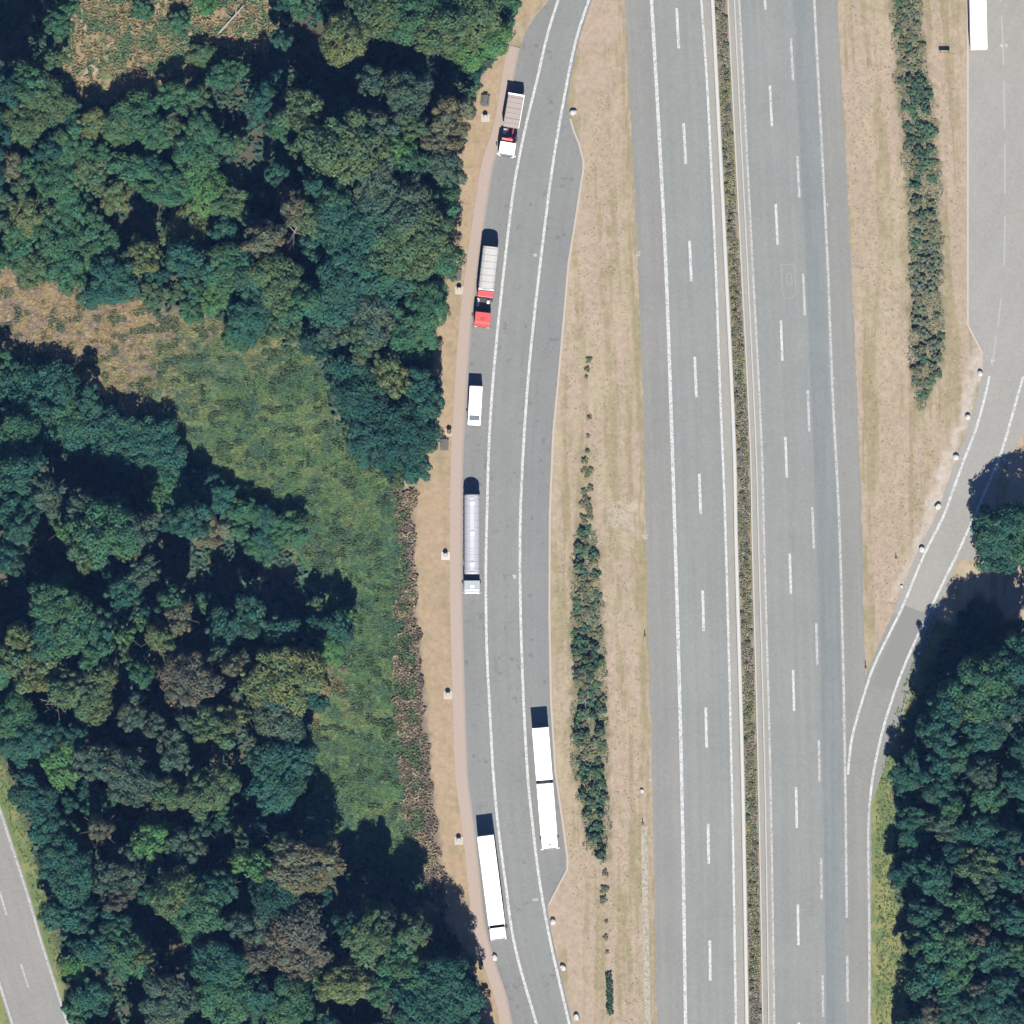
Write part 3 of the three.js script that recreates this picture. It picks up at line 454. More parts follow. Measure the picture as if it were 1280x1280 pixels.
// ---------------------------------------------------------------- furniture: boulders, bins, tables, posts, signs
const stoneMat = new THREE.MeshStandardMaterial({ color: new THREE.Color().setRGB(0.36, 0.35, 0.325), map: wear, roughness: 0.9 });
function boulder(px, py, s, label, group, seed) {
  const r = rng(seed), g = new THREE.IcosahedronGeometry(0.5, 2), p = g.attributes.position;
  const ox = r() * 50, oy = r() * 50;
  for (let i = 0; i < p.count; i++) { const v = new THREE.Vector3().fromBufferAttribute(p, i); const n = 0.78 + 0.42 * vn(v.x * 2.4 + ox + 20, v.z * 2.4 + v.y * 1.7 + oy + 20); v.multiplyScalar(n); v.y = Math.max(-0.30, Math.min(0.36, v.y)); p.setXYZ(i, v.x, v.y, v.z); }
  g.computeVertexNormals(); s *= 0.86; g.scale(s * 1.2, s * 1.15, s); g.translate(0, 0.28 * s, 0); setUV(g); const m = mesh('boulder', g, stoneMat, scene); m.position.copy(P(px, py)); m.rotation.y = r() * 3; tag(m, label, 'boulder', group);
}
[[1225.5, 467], [1209.5, 521], [1195, 571.5], [1172, 633], [1152.5, 686.5]].forEach(([x, y], i) => boulder(x, y, 1.05, 'white boulder on pale gravel beside the exit ramp', 'white boulders along the exit ramp', 100 + i));
[[691, 1152], [704, 1209.5], [720.5, 1271.5]].forEach(([x, y], i) => boulder(x, y, 1.05, 'white boulder on dry grass beside the curving rest area road', 'white boulders along the rest area exit', 120 + i));
boulder(716.5, 140.5, 1.1, 'lone white boulder at the start of the east lay-by', null, 131);
boulder(618.5, 1197, 1.0, 'lone white boulder at the kerb in front of the cream cab', null, 132);
boulder(802.5, 988.5, 0.7, 'small white stone at the head of the drain channel', null, 133);
boulder(1127, 733, 0.5, 'small pale stone in the grass point beside the exit ramp', null, 134);
const binGeo = (() => { const g = new THREE.CylinderGeometry(0.36, 0.31, 0.85, 14); g.translate(0, 0.425, 0); return g; })(), binRim = (() => { const g = new THREE.TorusGeometry(0.345, 0.045, 6, 18); g.rotateX(Math.PI / 2); g.translate(0, 0.86, 0); return g; })();
function bin(px, py, label, m, slabM, group) {
  const t = thing('litter_bin', label, 'litter bin', P(px, py), 0, group);
  mesh('body', binGeo, m, t); mesh('rim', binRim, m, t); const l = new THREE.CylinderGeometry(0.30, 0.33, 0.10, 14); l.translate(0, 0.93, 0); mesh('lid', l, m, t);
  if (slabM) mesh('base_slab', rb(1.35, 0.06, 1.25, 0, 0.03, 0.12, 0.02), slabM, t);
}
const binPale = mat([0.26, 0.235, 0.21], 0.8), binBrown = mat([0.10, 0.055, 0.02], 0.8), slabPale = mat(G(232, 216, 202), 0.9), slabPink = mat(G(226, 200, 184), 0.9);
bin(606.8, 146.5, 'litter bin on slab level with the covered tipping lorry', binPale, slabPale);
bin(574, 362, 'litter bin on slab level with the red cab', binPale, slabPale);
bin(561.5, 539.5, 'dark brown litter bin beside the footpath by the van', binBrown, slabPink);
bin(557, 694, 'litter bin on white slab level with the tank trailer', binPale, mat(G(244, 238, 230), 0.9));
bin(560, 868, 'litter bin on slab between the tanker and the cream cab lorry', binPale, slabPale);
bin(573.5, 1050, 'litter bin on slab level with the rear of the cream cab lorry', binPale, slabPale);
bin(601.5, 1209, 'litter bin at the edge of the wood behind the kerbside boulder', binBrown, null);
function table(px, py, label, turn) {
  const t = thing('picnic_table', label, 'picnic table', P(px, py), turn); const wood = mat([0.072, 0.066, 0.060], 0.9);
  for (let i = 0; i < 4; i++) mesh('tabletop_plank', rb(0.17, 0.05, 1.8, -0.27 + i * 0.18, 0.76, 0, 0.015), wood, t);
  for (const s of [-1, 1]) { mesh('bench', rb(0.24, 0.05, 1.7, s * 0.54, 0.44, 0, 0.015), wood, t); mesh('support', bx(1.4, 0.08, 0.08, 0, 0.40, s * 0.6), wood, t); }
  for (const s of [-1, 1]) for (const q of [-1, 1]) { const g = bx(0.08, 0.78, 0.08, 0, 0.37, 0); g.rotateZ(s * 0.35); g.translate(s * 0.36, 0.01, q * 0.6); mesh('leg', g, wood, t); }
}
table(606.5, 126, 'grey wooden picnic table level with the covered tipping lorry', -0.12); table(571.5, 344, 'grey wooden picnic table level with the white tarpaulin body', -0.06); table(555.5, 556, 'grey wooden picnic table south of the white van', -0.02);
function post(px, py, label, dark, h = 1.05, group) {
  const t = thing('delineator_post', label, 'marker post', P(px, py), 0, group); const m = dark ? mat([0.07, 0.05, 0.03], 0.8) : mat([0.7, 0.7, 0.68], 0.5);
  mesh('post', profile([[-0.07, 0.02], [0.07, 0.02], [0.07, h - 0.1], [-0.07, h]], 0.12, 0.02), m, t); mesh('reflector', bx(0.125, 0.16, 0.06, 0, h - 0.26, 0.03), mat([0.02, 0.02, 0.02], 0.4), t); mesh('foot', rb(0.4, 0.06, 0.4, 0, 0.03, 0, 0.02), m, t);
}
post(806, 794.5, 'dark marker post at the motorway shoulder beside the planted island', true); post(803.5, 1029.5, 'brown marker post standing at the head of the drain channel', true); post(1082, 834, 'dark marker post in the point between ramp and motorway', true, 1.3); post(1120, 697, 'dark leaning marker post on the verge between ramp and motorway', true, 0.9);
{
  const t = thing('sign_board', 'dark brown sign board on two posts west of the exit ramp bay', 'sign', P(1180.5, 66), 0);
  for (const s of [-1, 1]) mesh('post', rb(0.08, 1.1, 0.08, s * 0.6, 0.55, 0, 0.02), steel, t);
  mesh('board', rb(1.7, 0.8, 0.05, 0, 0.9, 0, 0.02), mat([0.10, 0.05, 0.02], 0.7), t);
}

// ---------------------------------------------------------------- trees
function crownGeo(seed, lobes, leaves, size, open = 0) {  // unit crown: radius 1, centre 0; leaf clumps spread over many lobes
  const r = rng(seed), ls = [];
  for (let i = 0; i < lobes; i++) { const a = i * 2.39996 + r() * 0.8, q = Math.sqrt((i + 0.4) / lobes) * (0.78 - open * 0.05) + (r() - 0.5) * 0.30; const y = 0.62 * Math.sqrt(Math.max(0, 1 - q * q)) + (r() - 0.5) * 0.34 - 0.12; ls.push([Math.cos(a) * q, y, Math.sin(a) * q, (0.15 + r() * r() * 0.30) * (lobes > 22 ? 0.95 : 1.08), 0.82 + r() * 0.36, r() - 0.5]); }
  for (let i = 0; i < lobes * 0.5; i++) { const a = r() * 6.283, q = 0.3 + r() * 0.6; ls.push([Math.cos(a) * q, -0.35 - r() * 0.35, Math.sin(a) * q, 0.22 + r() * 0.12, 0.85 + r() * 0.25, r() - 0.5]); }
  const tot = ls.reduce((q, l) => q + l[3] * l[3], 0), pos = new Float32Array(leaves * 9), col = new Float32Array(leaves * 9);
  const n = new THREE.Vector3(), u = new THREE.Vector3(), v = new THREE.Vector3(), c = new THREE.Vector3();
  let k = 0;
  while (k < leaves) {
    let w = r() * tot, li = 0; while (li < ls.length - 1 && (w -= ls[li][3] * ls[li][3]) > 0) li++;
    const l = ls[li]; const uz = r() * 1.7 - 0.7, ua = r() * 6.283, us = Math.sqrt(Math.max(0, 1 - uz * uz));
    n.set(us * Math.cos(ua), uz, us * Math.sin(ua)); const rr = l[3] * (0.66 + 0.46 * r());
    c.set(l[0] + n.x * rr, l[1] + n.y * rr * 0.85, l[2] + n.z * rr);
    let deep = false; for (const m of ls) if (m !== l) { const dx = c.x - m[0], dy = c.y - m[1], dz = c.z - m[2]; if (dx * dx + dy * dy + dz * dz < m[3] * m[3] * 0.42) { deep = true; break; } }
    if (deep && r() < 0.85) continue;
    n.x += (r() - 0.5) * 1.0; n.y += (r() - 0.5) * 1.0 + 0.30; n.z += (r() - 0.5) * 1.0; n.normalize();
    u.set(r() - 0.5, r() - 0.5, r() - 0.5).cross(n).normalize(); v.crossVectors(n, u);
    const s = size * (0.5 + 1.0 * r()), o = k * 9, q = [[-s, -s * 0.6], [s * 1.1, -s * 0.5], [s * (r() - 0.5), s * 1.2]];
    const vv = l[4] * (0.75 + 0.50 * r()), hue = l[5] * 0.36 + (r() - 0.5) * 0.24;
    for (let e = 0; e < 3; e++) { for (let d = 0; d < 3; d++) pos[o + e * 3 + d] = c.getComponent(d) + u.getComponent(d) * q[e][0] + v.getComponent(d) * q[e][1]; col[o + e * 3] = vv * (1 + hue); col[o + e * 3 + 1] = vv; col[o + e * 3 + 2] = vv * (1 - hue * 0.6); }
    k++;
  }
  const g = new THREE.BufferGeometry(); g.setAttribute('position', new THREE.BufferAttribute(pos, 3)); g.setAttribute('color', new THREE.BufferAttribute(col, 3)); g.computeVertexNormals(); return g;
}
const leafMat = rgb => new THREE.MeshPhysicalMaterial({ color: new THREE.Color().setRGB(...rgb), vertexColors: true, roughness: 1, specularIntensity: 0.06, transmission: 0.36, thickness: 0, side: THREE.DoubleSide });
const KIND = {
  t: ['dark teal', leafMat([0.034, 0.090, 0.061])], d: ['blackish', leafMat([0.026, 0.070, 0.051])], g: ['mid green', leafMat([0.048, 0.110, 0.055])],
  o: ['olive', leafMat([0.072, 0.114, 0.053])], y: ['yellowish', leafMat([0.104, 0.133, 0.055])], s: ['greyish', leafMat([0.062, 0.098, 0.065])],
  b: ['brown', leafMat([0.088, 0.090, 0.062])], B: ['bright green', leafMat([0.070, 0.150, 0.052])], n: ['tan', leafMat([0.110, 0.114, 0.066])],
};
const crownsL = [1, 2, 3, 4, 5].map(i => crownGeo(900 + i, 40, 10500, 0.036)), crownsM = [1, 2, 3, 4, 5, 6].map(i => crownGeo(800 + i, 24, 5600, 0.048)), crownsS = [1, 2, 3, 4].map(i => crownGeo(700 + i, 13, 2600, 0.070));
const bark = mat([0.075, 0.062, 0.05], 0.95), deadBark = mat([0.20, 0.18, 0.155], 0.9);
function limb(a, b, r0, r1, sides = 6) { const d = b.clone().sub(a), g = new THREE.CylinderGeometry(r1, r0, d.length(), sides, 1); g.translate(0, d.length() / 2, 0); g.applyQuaternion(new THREE.Quaternion().setFromUnitVectors(new THREE.Vector3(0, 1, 0), d.normalize())); g.translate(a.x, a.y, a.z); return g; }
const trunkGeos = [1, 2, 3].map(s => {                    // unit trunk: height 1 (to crown centre), limbs spread to 0.4
  const r = rng(600 + s), gs = [limb(new THREE.Vector3(0, -0.02, 0), new THREE.Vector3(0.01, 0.55, 0.01), 0.030, 0.020, 8), limb(new THREE.Vector3(0.01, 0.55, 0.01), new THREE.Vector3(0, 1.05, 0), 0.020, 0.008, 8)];
  for (let i = 0; i < 6; i++) { const a = i * 1.05 + r(), y = 0.5 + r() * 0.35; gs.push(limb(new THREE.Vector3(0, y, 0), new THREE.Vector3(Math.cos(a) * 0.26, y + 0.22, Math.sin(a) * 0.26), 0.011, 0.003, 5)); }
  return mergeGeometries(gs);
});
const WN = 'in the wood north of the meadow', WS = 'in the wood south of the meadow', WE = 'in the wood beside the exit ramp';
const tr = rng(4242), crowns = [], standing = [];
function tree(px, py, rpx, kind, h, where) {
  const R = rpx * M; h = h || 9 + tr() * 4.5; if (where === WS && py < 720 && nearPoly(meadow, px, py, rpx + 24)) h = Math.min(h, px > 240 ? 4.6 : 5.6); else if (where === WE && py > 890 && px < rampR(py) + 64) h = Math.min(h, 8.5); else if (h < 16 && h > 9.5) h *= 1.16; h = Math.max(h, R * 1.35);
  const Vy = Math.max(R * 0.95, h * 0.36), cy = h - Vy * 0.78, pos = P(px, py, cy), pool = R > 3.6 ? crownsL : R > 2.0 ? crownsM : crownsS;
  const t = thing('tree', '', 'tree', new THREE.Vector3(pos.x, 0, pos.z), tr() * 6.283, `trees ${where}`);
  const k = mesh('trunk', trunkGeos[Math.floor(tr() * 3)], bark, t); k.scale.set(h * 0.8, cy, h * 0.8);
  const c = mesh('crown', pool[Math.floor(tr() * pool.length)], KIND[kind][1], t), an = 0.84 + tr() * 0.34; c.position.y = cy; c.scale.set(R * 1.06 * an, Vy * (0.92 + tr() * 0.16), R * 1.06 / an); c.rotation.y = tr() * 6.283;
  crowns.push([px, py, rpx]); standing.push({ t, px, py, rpx, kind, where }); return t;
}
const sizeWord = r => r < 15 ? 'small' : r < 24 ? 'middling' : r < 33 ? 'broad' : 'huge';
function nearPoly(poly, x, y, d) { for (let i = 0, j = poly.length - 1; i < poly.length; j = i++) { const [ax, ay] = poly[j], [bx2, by2] = poly[i], l2 = (bx2 - ax) ** 2 + (by2 - ay) ** 2, u = Math.max(0, Math.min(1, ((x - ax) * (bx2 - ax) + (y - ay) * (by2 - ay)) / l2)); if (Math.hypot(ax + u * (bx2 - ax) - x, ay + u * (by2 - ay) - y) < d) return true; } return false; }
function labelTrees() {                                   // say how each tree looks, where it stands and which tree it touches
  for (const s of standing) {
    const w = s.where.includes('north') ? 'north wood' : s.where.includes('south') ? 'south wood' : 'ramp wood'; let place;
    if (s.where.includes('upper')) place = 'in the clump by upper ramp';
    else if (w === 'ramp wood') place = s.px < rampR(s.py) + 75 ? 'along the exit ramp verge' : 'inside the ramp wood';
    else if (nearPoly(clearing, s.px, s.py, 30) || inside(clearing, s.px, s.py)) place = 'by the dry clearing';
    else if (s.px > restW(s.py) - 80 - s.rpx) place = `at the ${w} edge by footpath`;
    else if (nearPoly(meadow, s.px, s.py, s.rpx + 16)) place = `at the ${w} edge by meadow`;
    else if (w === 'south wood' && s.px < ctryR(s.py) + 75 && s.py > 900) place = 'along the country road verge';
    else place = `inside the ${w}`;
    let best = null, bd = 1e9; for (const q of standing) if (q !== s && q.kind !== s.kind) { const d = Math.hypot(q.px - s.px, q.py - s.py); if (d < bd) { bd = d; best = q; } }
    s.t.userData.label = `${sizeWord(s.rpx)} ${KIND[s.kind][0]} tree ${place} beside ${sizeWord(best.rpx)} ${KIND[best.kind][0]} one`;
  }
}
const Z = 3.879;
function trees(ox, oy, where, list) { for (const [x, y, r, k, h] of list) if (r > 44) tree(ox + x / Z, oy + y / Z, r / Z * 1.08, k, h, where); }
trees(0, 0, WN, [[230, 490, 110, 'o', 6.2], [100, 600, 110, 'o', 6.2], [40, 800, 70, 'n', 6.2], [20, 420, 90, 'd', 15], [330, 700, 85, 'g', 6.2], [450, 600, 70, 'y', 6.2], [650, 570, 120, 'g', 6.2], [560, 620, 80, 'o', 6.2], [980, 620, 90, 'g', 6.2], [1090, 370, 75, 'g', 6], [1170, 350, 50, 'g', 6], [750, 670, 70, 'g', 6.2], [950, 760, 110, 'g', 6.2], [650, 830, 100, 'g', 6.2], [450, 840, 95, 'o', 6.2], [280, 880, 110, 'g', 6.2], [120, 1060, 100, 'y', 6.2], [350, 1000, 95, 'g', 6.2], [560, 950, 75, 'y', 6.2], [830, 900, 105, 'g', 6.2], [980, 930, 115, 'B', 6.2], [1120, 980, 95, 'o', 6.2], [900, 1110, 115, 'y', 6.2], [690, 1230, 80, 'y', 6.2], [300, 1180, 140, 'g', 6.2], [100, 1180, 100, 'g', 6.2], [480, 1190, 85, 'g', 6.2], [1160, 690, 45, 'o', 6.2], [280, 120, 60, 'g', 9], [330, 40, 50, 'g', 8], [120, 400, 90, 'g', 15], [860, 470, 80, 'g', 6.2], [1000, 10, 60, 'B', 3.5], [690, 50, 50, 'g', 2.6], [870, 110, 55, 'g', 2.8], [980, 260, 60, 'o', 3], [260, 200, 40, 'd', 9]]);
trees(310, 0, WN, [[470, 185, 112, 'y', 15], [640, 50, 130, 'o', 13], [850, 60, 150, 'g', 13], [930, 150, 120, 'o', 14], [1120, 200, 120, 'B', 10], [1090, 60, 140, 'o', 12], [600, 400, 75, 's', 12], [770, 460, 105, 's', 13], [250, 540, 100, 'o', 13], [480, 720, 175, 'o', 15], [620, 610, 85, 's', 13], [800, 605, 65, 'o', 12], [740, 710, 80, 'B', 10], [800, 790, 75, 'g', 10], [620, 890, 130, 's', 12], [990, 560, 90, 'n', 11], [940, 690, 85, 'n', 10], [940, 790, 95, 's', 10], [780, 1000, 130, 's', 12], [920, 970, 95, 'g', 9], [420, 960, 90, 'g', 12], [340, 900, 70, 't'], [430, 1070, 120, 't', 12], [570, 1110, 120, 't', 12], [740, 1060, 90, 'd', 11], [850, 1150, 135, 'o', 13], [700, 1240, 130, 'o', 12], [900, 1240, 110, 'g', 11], [300, 1060, 95, 'o', 10], [80, 1160, 90, 'n', 12], [220, 1010, 70, 'n', 11], [140, 620, 60, 'g', 11], [160, 190, 50, 't', 9], [850, 325, 45, 't', 9], [930, 300, 30, 't', 8], [480, 520, 60, 't', 10], [380, 640, 60, 't', 11], [60, 500, 80, 't', 10], [380, 40, 60, 't', 10], [140, 850, 55, 't', 9], [450, 1210, 90, 't', 11]]);
trees(310, 320, WN, [[480, 80, 140, 't', 12], [640, 150, 150, 't', 11], [400, 220, 130, 't', 11], [600, 300, 125, 's', 11], [150, 130, 120, 'o', 12], [250, 220, 100, 'g', 12], [850, 270, 120, 'g', 10], [420, 370, 80, 's', 10], [560, 420, 90, 'o', 11], [730, 340, 95, 'g', 11], [800, 430, 80, 'g', 8], [700, 590, 95, 'y', 11], [490, 560, 100, 't', 10], [550, 690, 125, 'd', 11], [830, 640, 90, 't', 10], [850, 730, 95, 't', 10], [640, 850, 135, 'd', 11], [790, 850, 120, 'd', 11], [580, 950, 80, 't', 7], [790, 990, 90, 't', 7], [900, 50, 50, 'g', 7], [700, 60, 90, 'g', 11], [60, 250, 80, 'd', 9]]);
trees(0, 320, WN, [[550, 120, 110, 't', 9], [700, 10, 70, 'y', 10], [900, 30, 100, 't', 10], [1100, 50, 110, 'g', 9], [1040, 200, 70, 'B', 6], [1230, 100, 100, 't', 9], [1200, 290, 100, 't', 9], [330, 60, 100, 'g', 7], [150, 60, 90, 'o', 6], [450, 180, 70, 't', 6], [1150, 390, 70, 'g', 4]]);
trees(0, 320, WS, [[80, 640, 125, 't', 8], [260, 670, 130, 't', 8], [150, 790, 150, 't', 8], [330, 790, 110, 'g', 8], [450, 850, 135, 't', 8], [600, 890, 130, 't', 8], [740, 900, 120, 't', 8], [650, 970, 110, 't', 8], [830, 1020, 95, 't', 8], [830, 1150, 120, 'g', 8], [960, 1090, 75, 'd', 8], [1080, 1180, 85, 't', 8], [1180, 1240, 80, 'g', 8], [60, 910, 115, 'g', 10], [70, 1060, 115, 't', 13], [230, 1150, 85, 's', 14], [60, 1210, 90, 't', 12], [400, 1210, 75, 's', 13], [530, 1225, 70, 'g', 12], [130, 960, 70, 't', 10], [980, 1210, 80, 't', 8]]);
trees(0, 640, WS, [[490, 100, 150, 'g', 15], [660, 80, 95, 's', 14], [420, 180, 90, 'o', 14], [700, 285, 70, 's', 12], [80, 70, 85, 't'], [40, 220, 75, 't'], [300, 80, 45, 'B', 12], [380, 290, 35, 't', 11], [600, 400, 85, 't', 11], [250, 430, 105, 'g', 14], [140, 450, 40, 't', 12], [330, 560, 140, 'g', 13], [470, 550, 95, 't', 12], [230, 620, 105, 't', 12], [600, 590, 50, 'B', 14], [780, 600, 70, 'y', 14], [870, 510, 75, 'n', 13], [840, 420, 65, 'g', 13], [1000, 80, 85, 'n', 12], [930, 40, 80, 't', 11], [1170, 90, 50, 'g', 10], [1250, 170, 70, 'g', 10], [1080, 560, 85, 't', 11], [1200, 510, 90, 't', 11], [90, 610, 70, 'y', 14], [60, 720, 95, 'o', 12], [180, 780, 95, 'y', 12], [330, 850, 85, 'o', 13], [430, 890, 115, 'o', 12], [510, 790, 60, 'y', 12], [460, 690, 85, 'g', 12], [690, 770, 70, 'g', 11], [920, 820, 135, 'b', 14], [1140, 740, 60, 'n', 13], [1050, 680, 50, 's', 12], [1240, 830, 80, 'y', 12], [640, 970, 70, 's', 12], [740, 1030, 60, 's', 11], [900, 1000, 60, 's', 11], [1050, 1040, 100, 'o', 14], [1180, 970, 50, 'y', 12], [840, 1140, 90, 's', 12], [600, 1230, 95, 's', 12], [450, 1210, 95, 's', 12], [290, 1220, 95, 'B', 10], [120, 1110, 105, 't', 11], [60, 1000, 105, 'g', 11], [240, 1100, 75, 't', 10], [360, 1090, 60, 't', 10], [740, 480, 50, 't', 11]]);
trees(310, 640, WS, [[60, 160, 70, 't', 11], [200, 80, 85, 'g', 10], [90, 40, 70, 't', 11], [350, 520, 42, 'n', 13], [160, 570, 75, 't', 10], [440, 560, 70, 't', 9], [400, 650, 70, 'B', 7], [200, 790, 145, 'y', 13], [70, 840, 90, 'y', 12], [290, 760, 80, 'o', 11], [150, 990, 115, 's', 12], [320, 910, 60, 't', 9], [110, 1220, 110, 't', 12], [250, 1190, 85, 't', 11], [480, 500, 45, 'B', 6]]);
trees(0, 950, WS, [[160, 170, 100, 'd', 10], [240, 310, 100, 't', 10], [300, 480, 105, 't', 11], [350, 600, 105, 't', 11], [320, 750, 100, 't', 11], [620, 90, 115, 's', 13], [800, 160, 80, 'o', 12], [1000, 150, 115, 'o', 15], [480, 340, 60, 'n', 13], [740, 380, 95, 'B', 11], [640, 430, 55, 's', 11], [900, 420, 85, 's', 11], [980, 330, 50, 't', 11], [1215, 500, 82, 'B', 15], [570, 580, 105, 's', 12], [560, 670, 60, 'b', 13], [840, 640, 105, 'o', 14], [950, 720, 130, 'g', 13], [1080, 610, 80, 't', 12], [560, 800, 75, 't', 11], [620, 930, 115, 'g', 12], [700, 940, 60, 'y', 12], [480, 920, 95, 't', 11], [385, 1000, 72, 'B', 8], [450, 1150, 90, 't', 10], [820, 1170, 120, 's', 14], [1050, 1000, 120, 't', 12], [1100, 1150, 130, 'g', 12], [1170, 800, 70, 's', 11], [1230, 950, 90, 'b', 10], [330, 330, 50, 'g', 9], [420, 740, 60, 't', 10], [1240, 330, 50, 't', 10]]);
trees(310, 950, WS, [[150, 110, 125, 't', 12], [270, 510, 145, 'n', 14], [160, 420, 60, 'o', 12], [150, 680, 125, 'd', 11], [240, 890, 165, 'b', 12], [100, 790, 100, 's', 10], [590, 840, 120, 'o', 18], [800, 830, 85, 'o', 16], [680, 760, 48, 's', 17], [480, 790, 60, 't', 14], [720, 950, 95, 'g', 13], [460, 1080, 110, 'y', 13], [640, 1120, 75, 'g', 12], [800, 1040, 85, 'g', 12], [950, 1060, 105, 't', 14], [1010, 1150, 110, 't', 13], [840, 1180, 115, 't', 12], [200, 1180, 110, 'g', 12], [60, 1150, 95, 't', 11], [180, 1265, 80, 'B', 10], [910, 1260, 110, 't', 12], [780, 1270, 80, 't', 12], [1040, 1260, 80, 'd', 12]]);
trees(950, 950, WE, [[700, 90, 65, 't', 12], [860, 130, 80, 't', 13], [930, 220, 65, 'g', 13], [1080, 60, 65, 's', 14], [1100, 170, 85, 'g', 13], [1230, 110, 65, 't', 14], [740, 280, 65, 't', 12], [760, 380, 72, 't', 12], [920, 320, 85, 's', 12], [1050, 350, 95, 't', 13], [1200, 400, 90, 'd', 13], [690, 560, 66, 'd', 11], [850, 570, 95, 't', 13], [1060, 500, 95, 'o', 14], [1090, 600, 60, 's', 13], [1220, 560, 75, 't', 13], [790, 740, 70, 't', 12], [1000, 700, 95, 'g', 13], [920, 800, 55, 's', 12], [1060, 850, 55, 'b', 13], [1220, 780, 85, 't', 13], [830, 900, 95, 'g', 12], [960, 930, 95, 'g', 13], [1120, 940, 90, 't', 13], [1230, 930, 75, 'g', 13], [810, 1050, 95, 't', 12], [930, 1070, 95, 'g', 12], [1070, 1110, 52, 'b', 13], [1180, 1070, 80, 't', 13], [830, 1210, 55, 'b', 12], [950, 1190, 85, 't', 12], [1100, 1190, 105, 't', 13], [1230, 1210, 85, 'd', 13], [950, 430, 70, 'd', 12], [1150, 700, 60, 'd', 11], [760, 640, 45, 'd', 11]]);
trees(950, 640, WE, [[1040, 890, 135, 'g', 18], [900, 950, 80, 't', 17], [1180, 770, 110, 't', 17], [1240, 640, 60, 't', 16], [1130, 830, 120, 'g', 18], [870, 1060, 90, 't', 14], [960, 1180, 80, 'g', 13], [1100, 1050, 105, 't', 14], [1240, 900, 95, 'd', 16], [1170, 990, 90, 's', 14], [1060, 1240, 58, 's', 14], [760, 1210, 60, 't', 11], [880, 1230, 85, 't', 13], [1260, 1140, 70, 'd', 12]]);
for (const [x, y, r, k, h] of [[1250, 680, 36, 't', 9.5], [1270, 655, 30, 't', 10], [1240, 655, 22, 't', 8.5], [1300, 690, 30, 'g', 10]]) tree(x, y, r, k, h, 'beside the upper exit ramp');
// lower trees between the tall crowns, and the wood going on beyond the frame
const gaps = [[20, 40, 42], [30, 95, 30], [374, 64, 36], [490, 60, 30], [555, 105, 28], [323, 193, 18], [534, 224, 15], [296, 142, 28], [160, 180, 15], [168, 278, 20], [315, 206, 20], [103, 590, 38], [168, 630, 26], [52, 690, 30], [232, 705, 40], [296, 722, 32], [20, 738, 24], [285, 868, 16], [304, 936, 22], [362, 717, 38], [325, 800, 16], [382, 910, 18], [349, 1022, 28], [465, 1074, 48], [529, 1118, 38], [563, 1161, 30], [439, 1267, 28], [462, 1218, 13], [206, 1182, 26], [155, 1259, 28], [1223, 743, 44], [1177, 807, 30], [1156, 867, 24], [1140, 920, 16], [1272, 918, 16], [430, 110, 20], [400, 30, 20], [540, 345, 12], [540, 465, 14]];
labelTrees();
{
  const r = rng(99), low = [], far = []; let tries = 0;
  while (tries++ < 6000) {
    const x = -50 + r() * 1380, y = -45 + r() * 1450, out = x < -12 || y < -12 || x > 1292 || y > 1292;
    if (!(inside(woodNorth, x, y) || inside(woodSouth, x, y) || inside(woodEast, x, y)) || inside(clearing, x, y)) continue;
    const rp = out ? 22 + r() * 12 : 11 + r() * 9;
    if (x > 900 && x < rampR(y) + 48) continue;
    if (gaps.some(g => Math.hypot(x - g[0], y - g[1]) < g[2] * 1.1 + rp * 0.7)) continue;
    if (crowns.some(c => Math.hypot(x - c[0], y - c[1]) < (out ? (c[2] + rp) * 0.74 : c[2] * 0.80 + rp * 0.36))) continue;
    crowns.push([x, y, rp]); (out ? far : low).push([x, y, rp, out ? 10 + r() * 4 : 4 + r() * 4]);
  }
  const add = (name, label, list, geo) => {
    const m = new THREE.InstancedMesh(geo, leafMat([1, 1, 1]), list.length), o = new THREE.Object3D(), c = new THREE.Color(), K = [[0.034, 0.090, 0.061], [0.026, 0.070, 0.051], [0.048, 0.110, 0.055], [0.064, 0.106, 0.053]];
    list.forEach(([x, y, rp, h], i) => { const R = rp * M, p = P(x, y, h - R * 0.7); o.position.copy(p); o.rotation.set(0, r() * 6.283, 0); o.scale.set(R * 1.1, R * (out(h) ? 1 : 1.15), R * 1.1); o.updateMatrix(); m.setMatrixAt(i, o.matrix); c.setRGB(...K[Math.floor(r() * 4)]); m.setColorAt(i, c); });
    m.name = numbered(name); m.castShadow = m.receiveShadow = true; tag(m, label, 'foliage', null, 'stuff'); scene.add(m);
  }, out = h => h > 9;
  add('understorey', 'low saplings and bushes filling the gaps between the tall woodland trees', low, crownsS[1]); add('outer_wood', 'wood going on beyond the mapped trees', far, crownsM[2]);
  console.log('trees', standing.length, 'low', low.length, 'far', far.length);
}
// ---------------------------------------------------------------- bare dead tree, fallen log, stumps
function deadTree(px, py, h, seed, label) {
  const r = rng(seed), t = thing('dead_tree', label, 'tree', P(px, py)), gs = [];
  mesh('trunk', limb(new THREE.Vector3(), new THREE.Vector3(0.2, h * 0.8, 0.1), 0.2, 0.08, 8), deadBark, t);
  for (let i = 0; i < 16; i++) { const y = h * (0.4 + 0.45 * r()), a = r() * 6.283, l = 1.2 + r() * 2.0, b0 = new THREE.Vector3(0.1, y, 0.05), b1 = new THREE.Vector3(Math.cos(a) * l, y + l * 0.7, Math.sin(a) * l); gs.push(limb(b0, b1, 0.07, 0.03, 5)); for (let j = 0; j < 3; j++) { const q = b0.clone().lerp(b1, 0.4 + 0.5 * r()); gs.push(limb(q, q.clone().add(new THREE.Vector3(r() - 0.5, r() * 0.6, r() - 0.5).multiplyScalar(1.2)), 0.03, 0.012, 4)); } }
  mesh('branches', mergeGeometries(gs), deadBark, t);
}
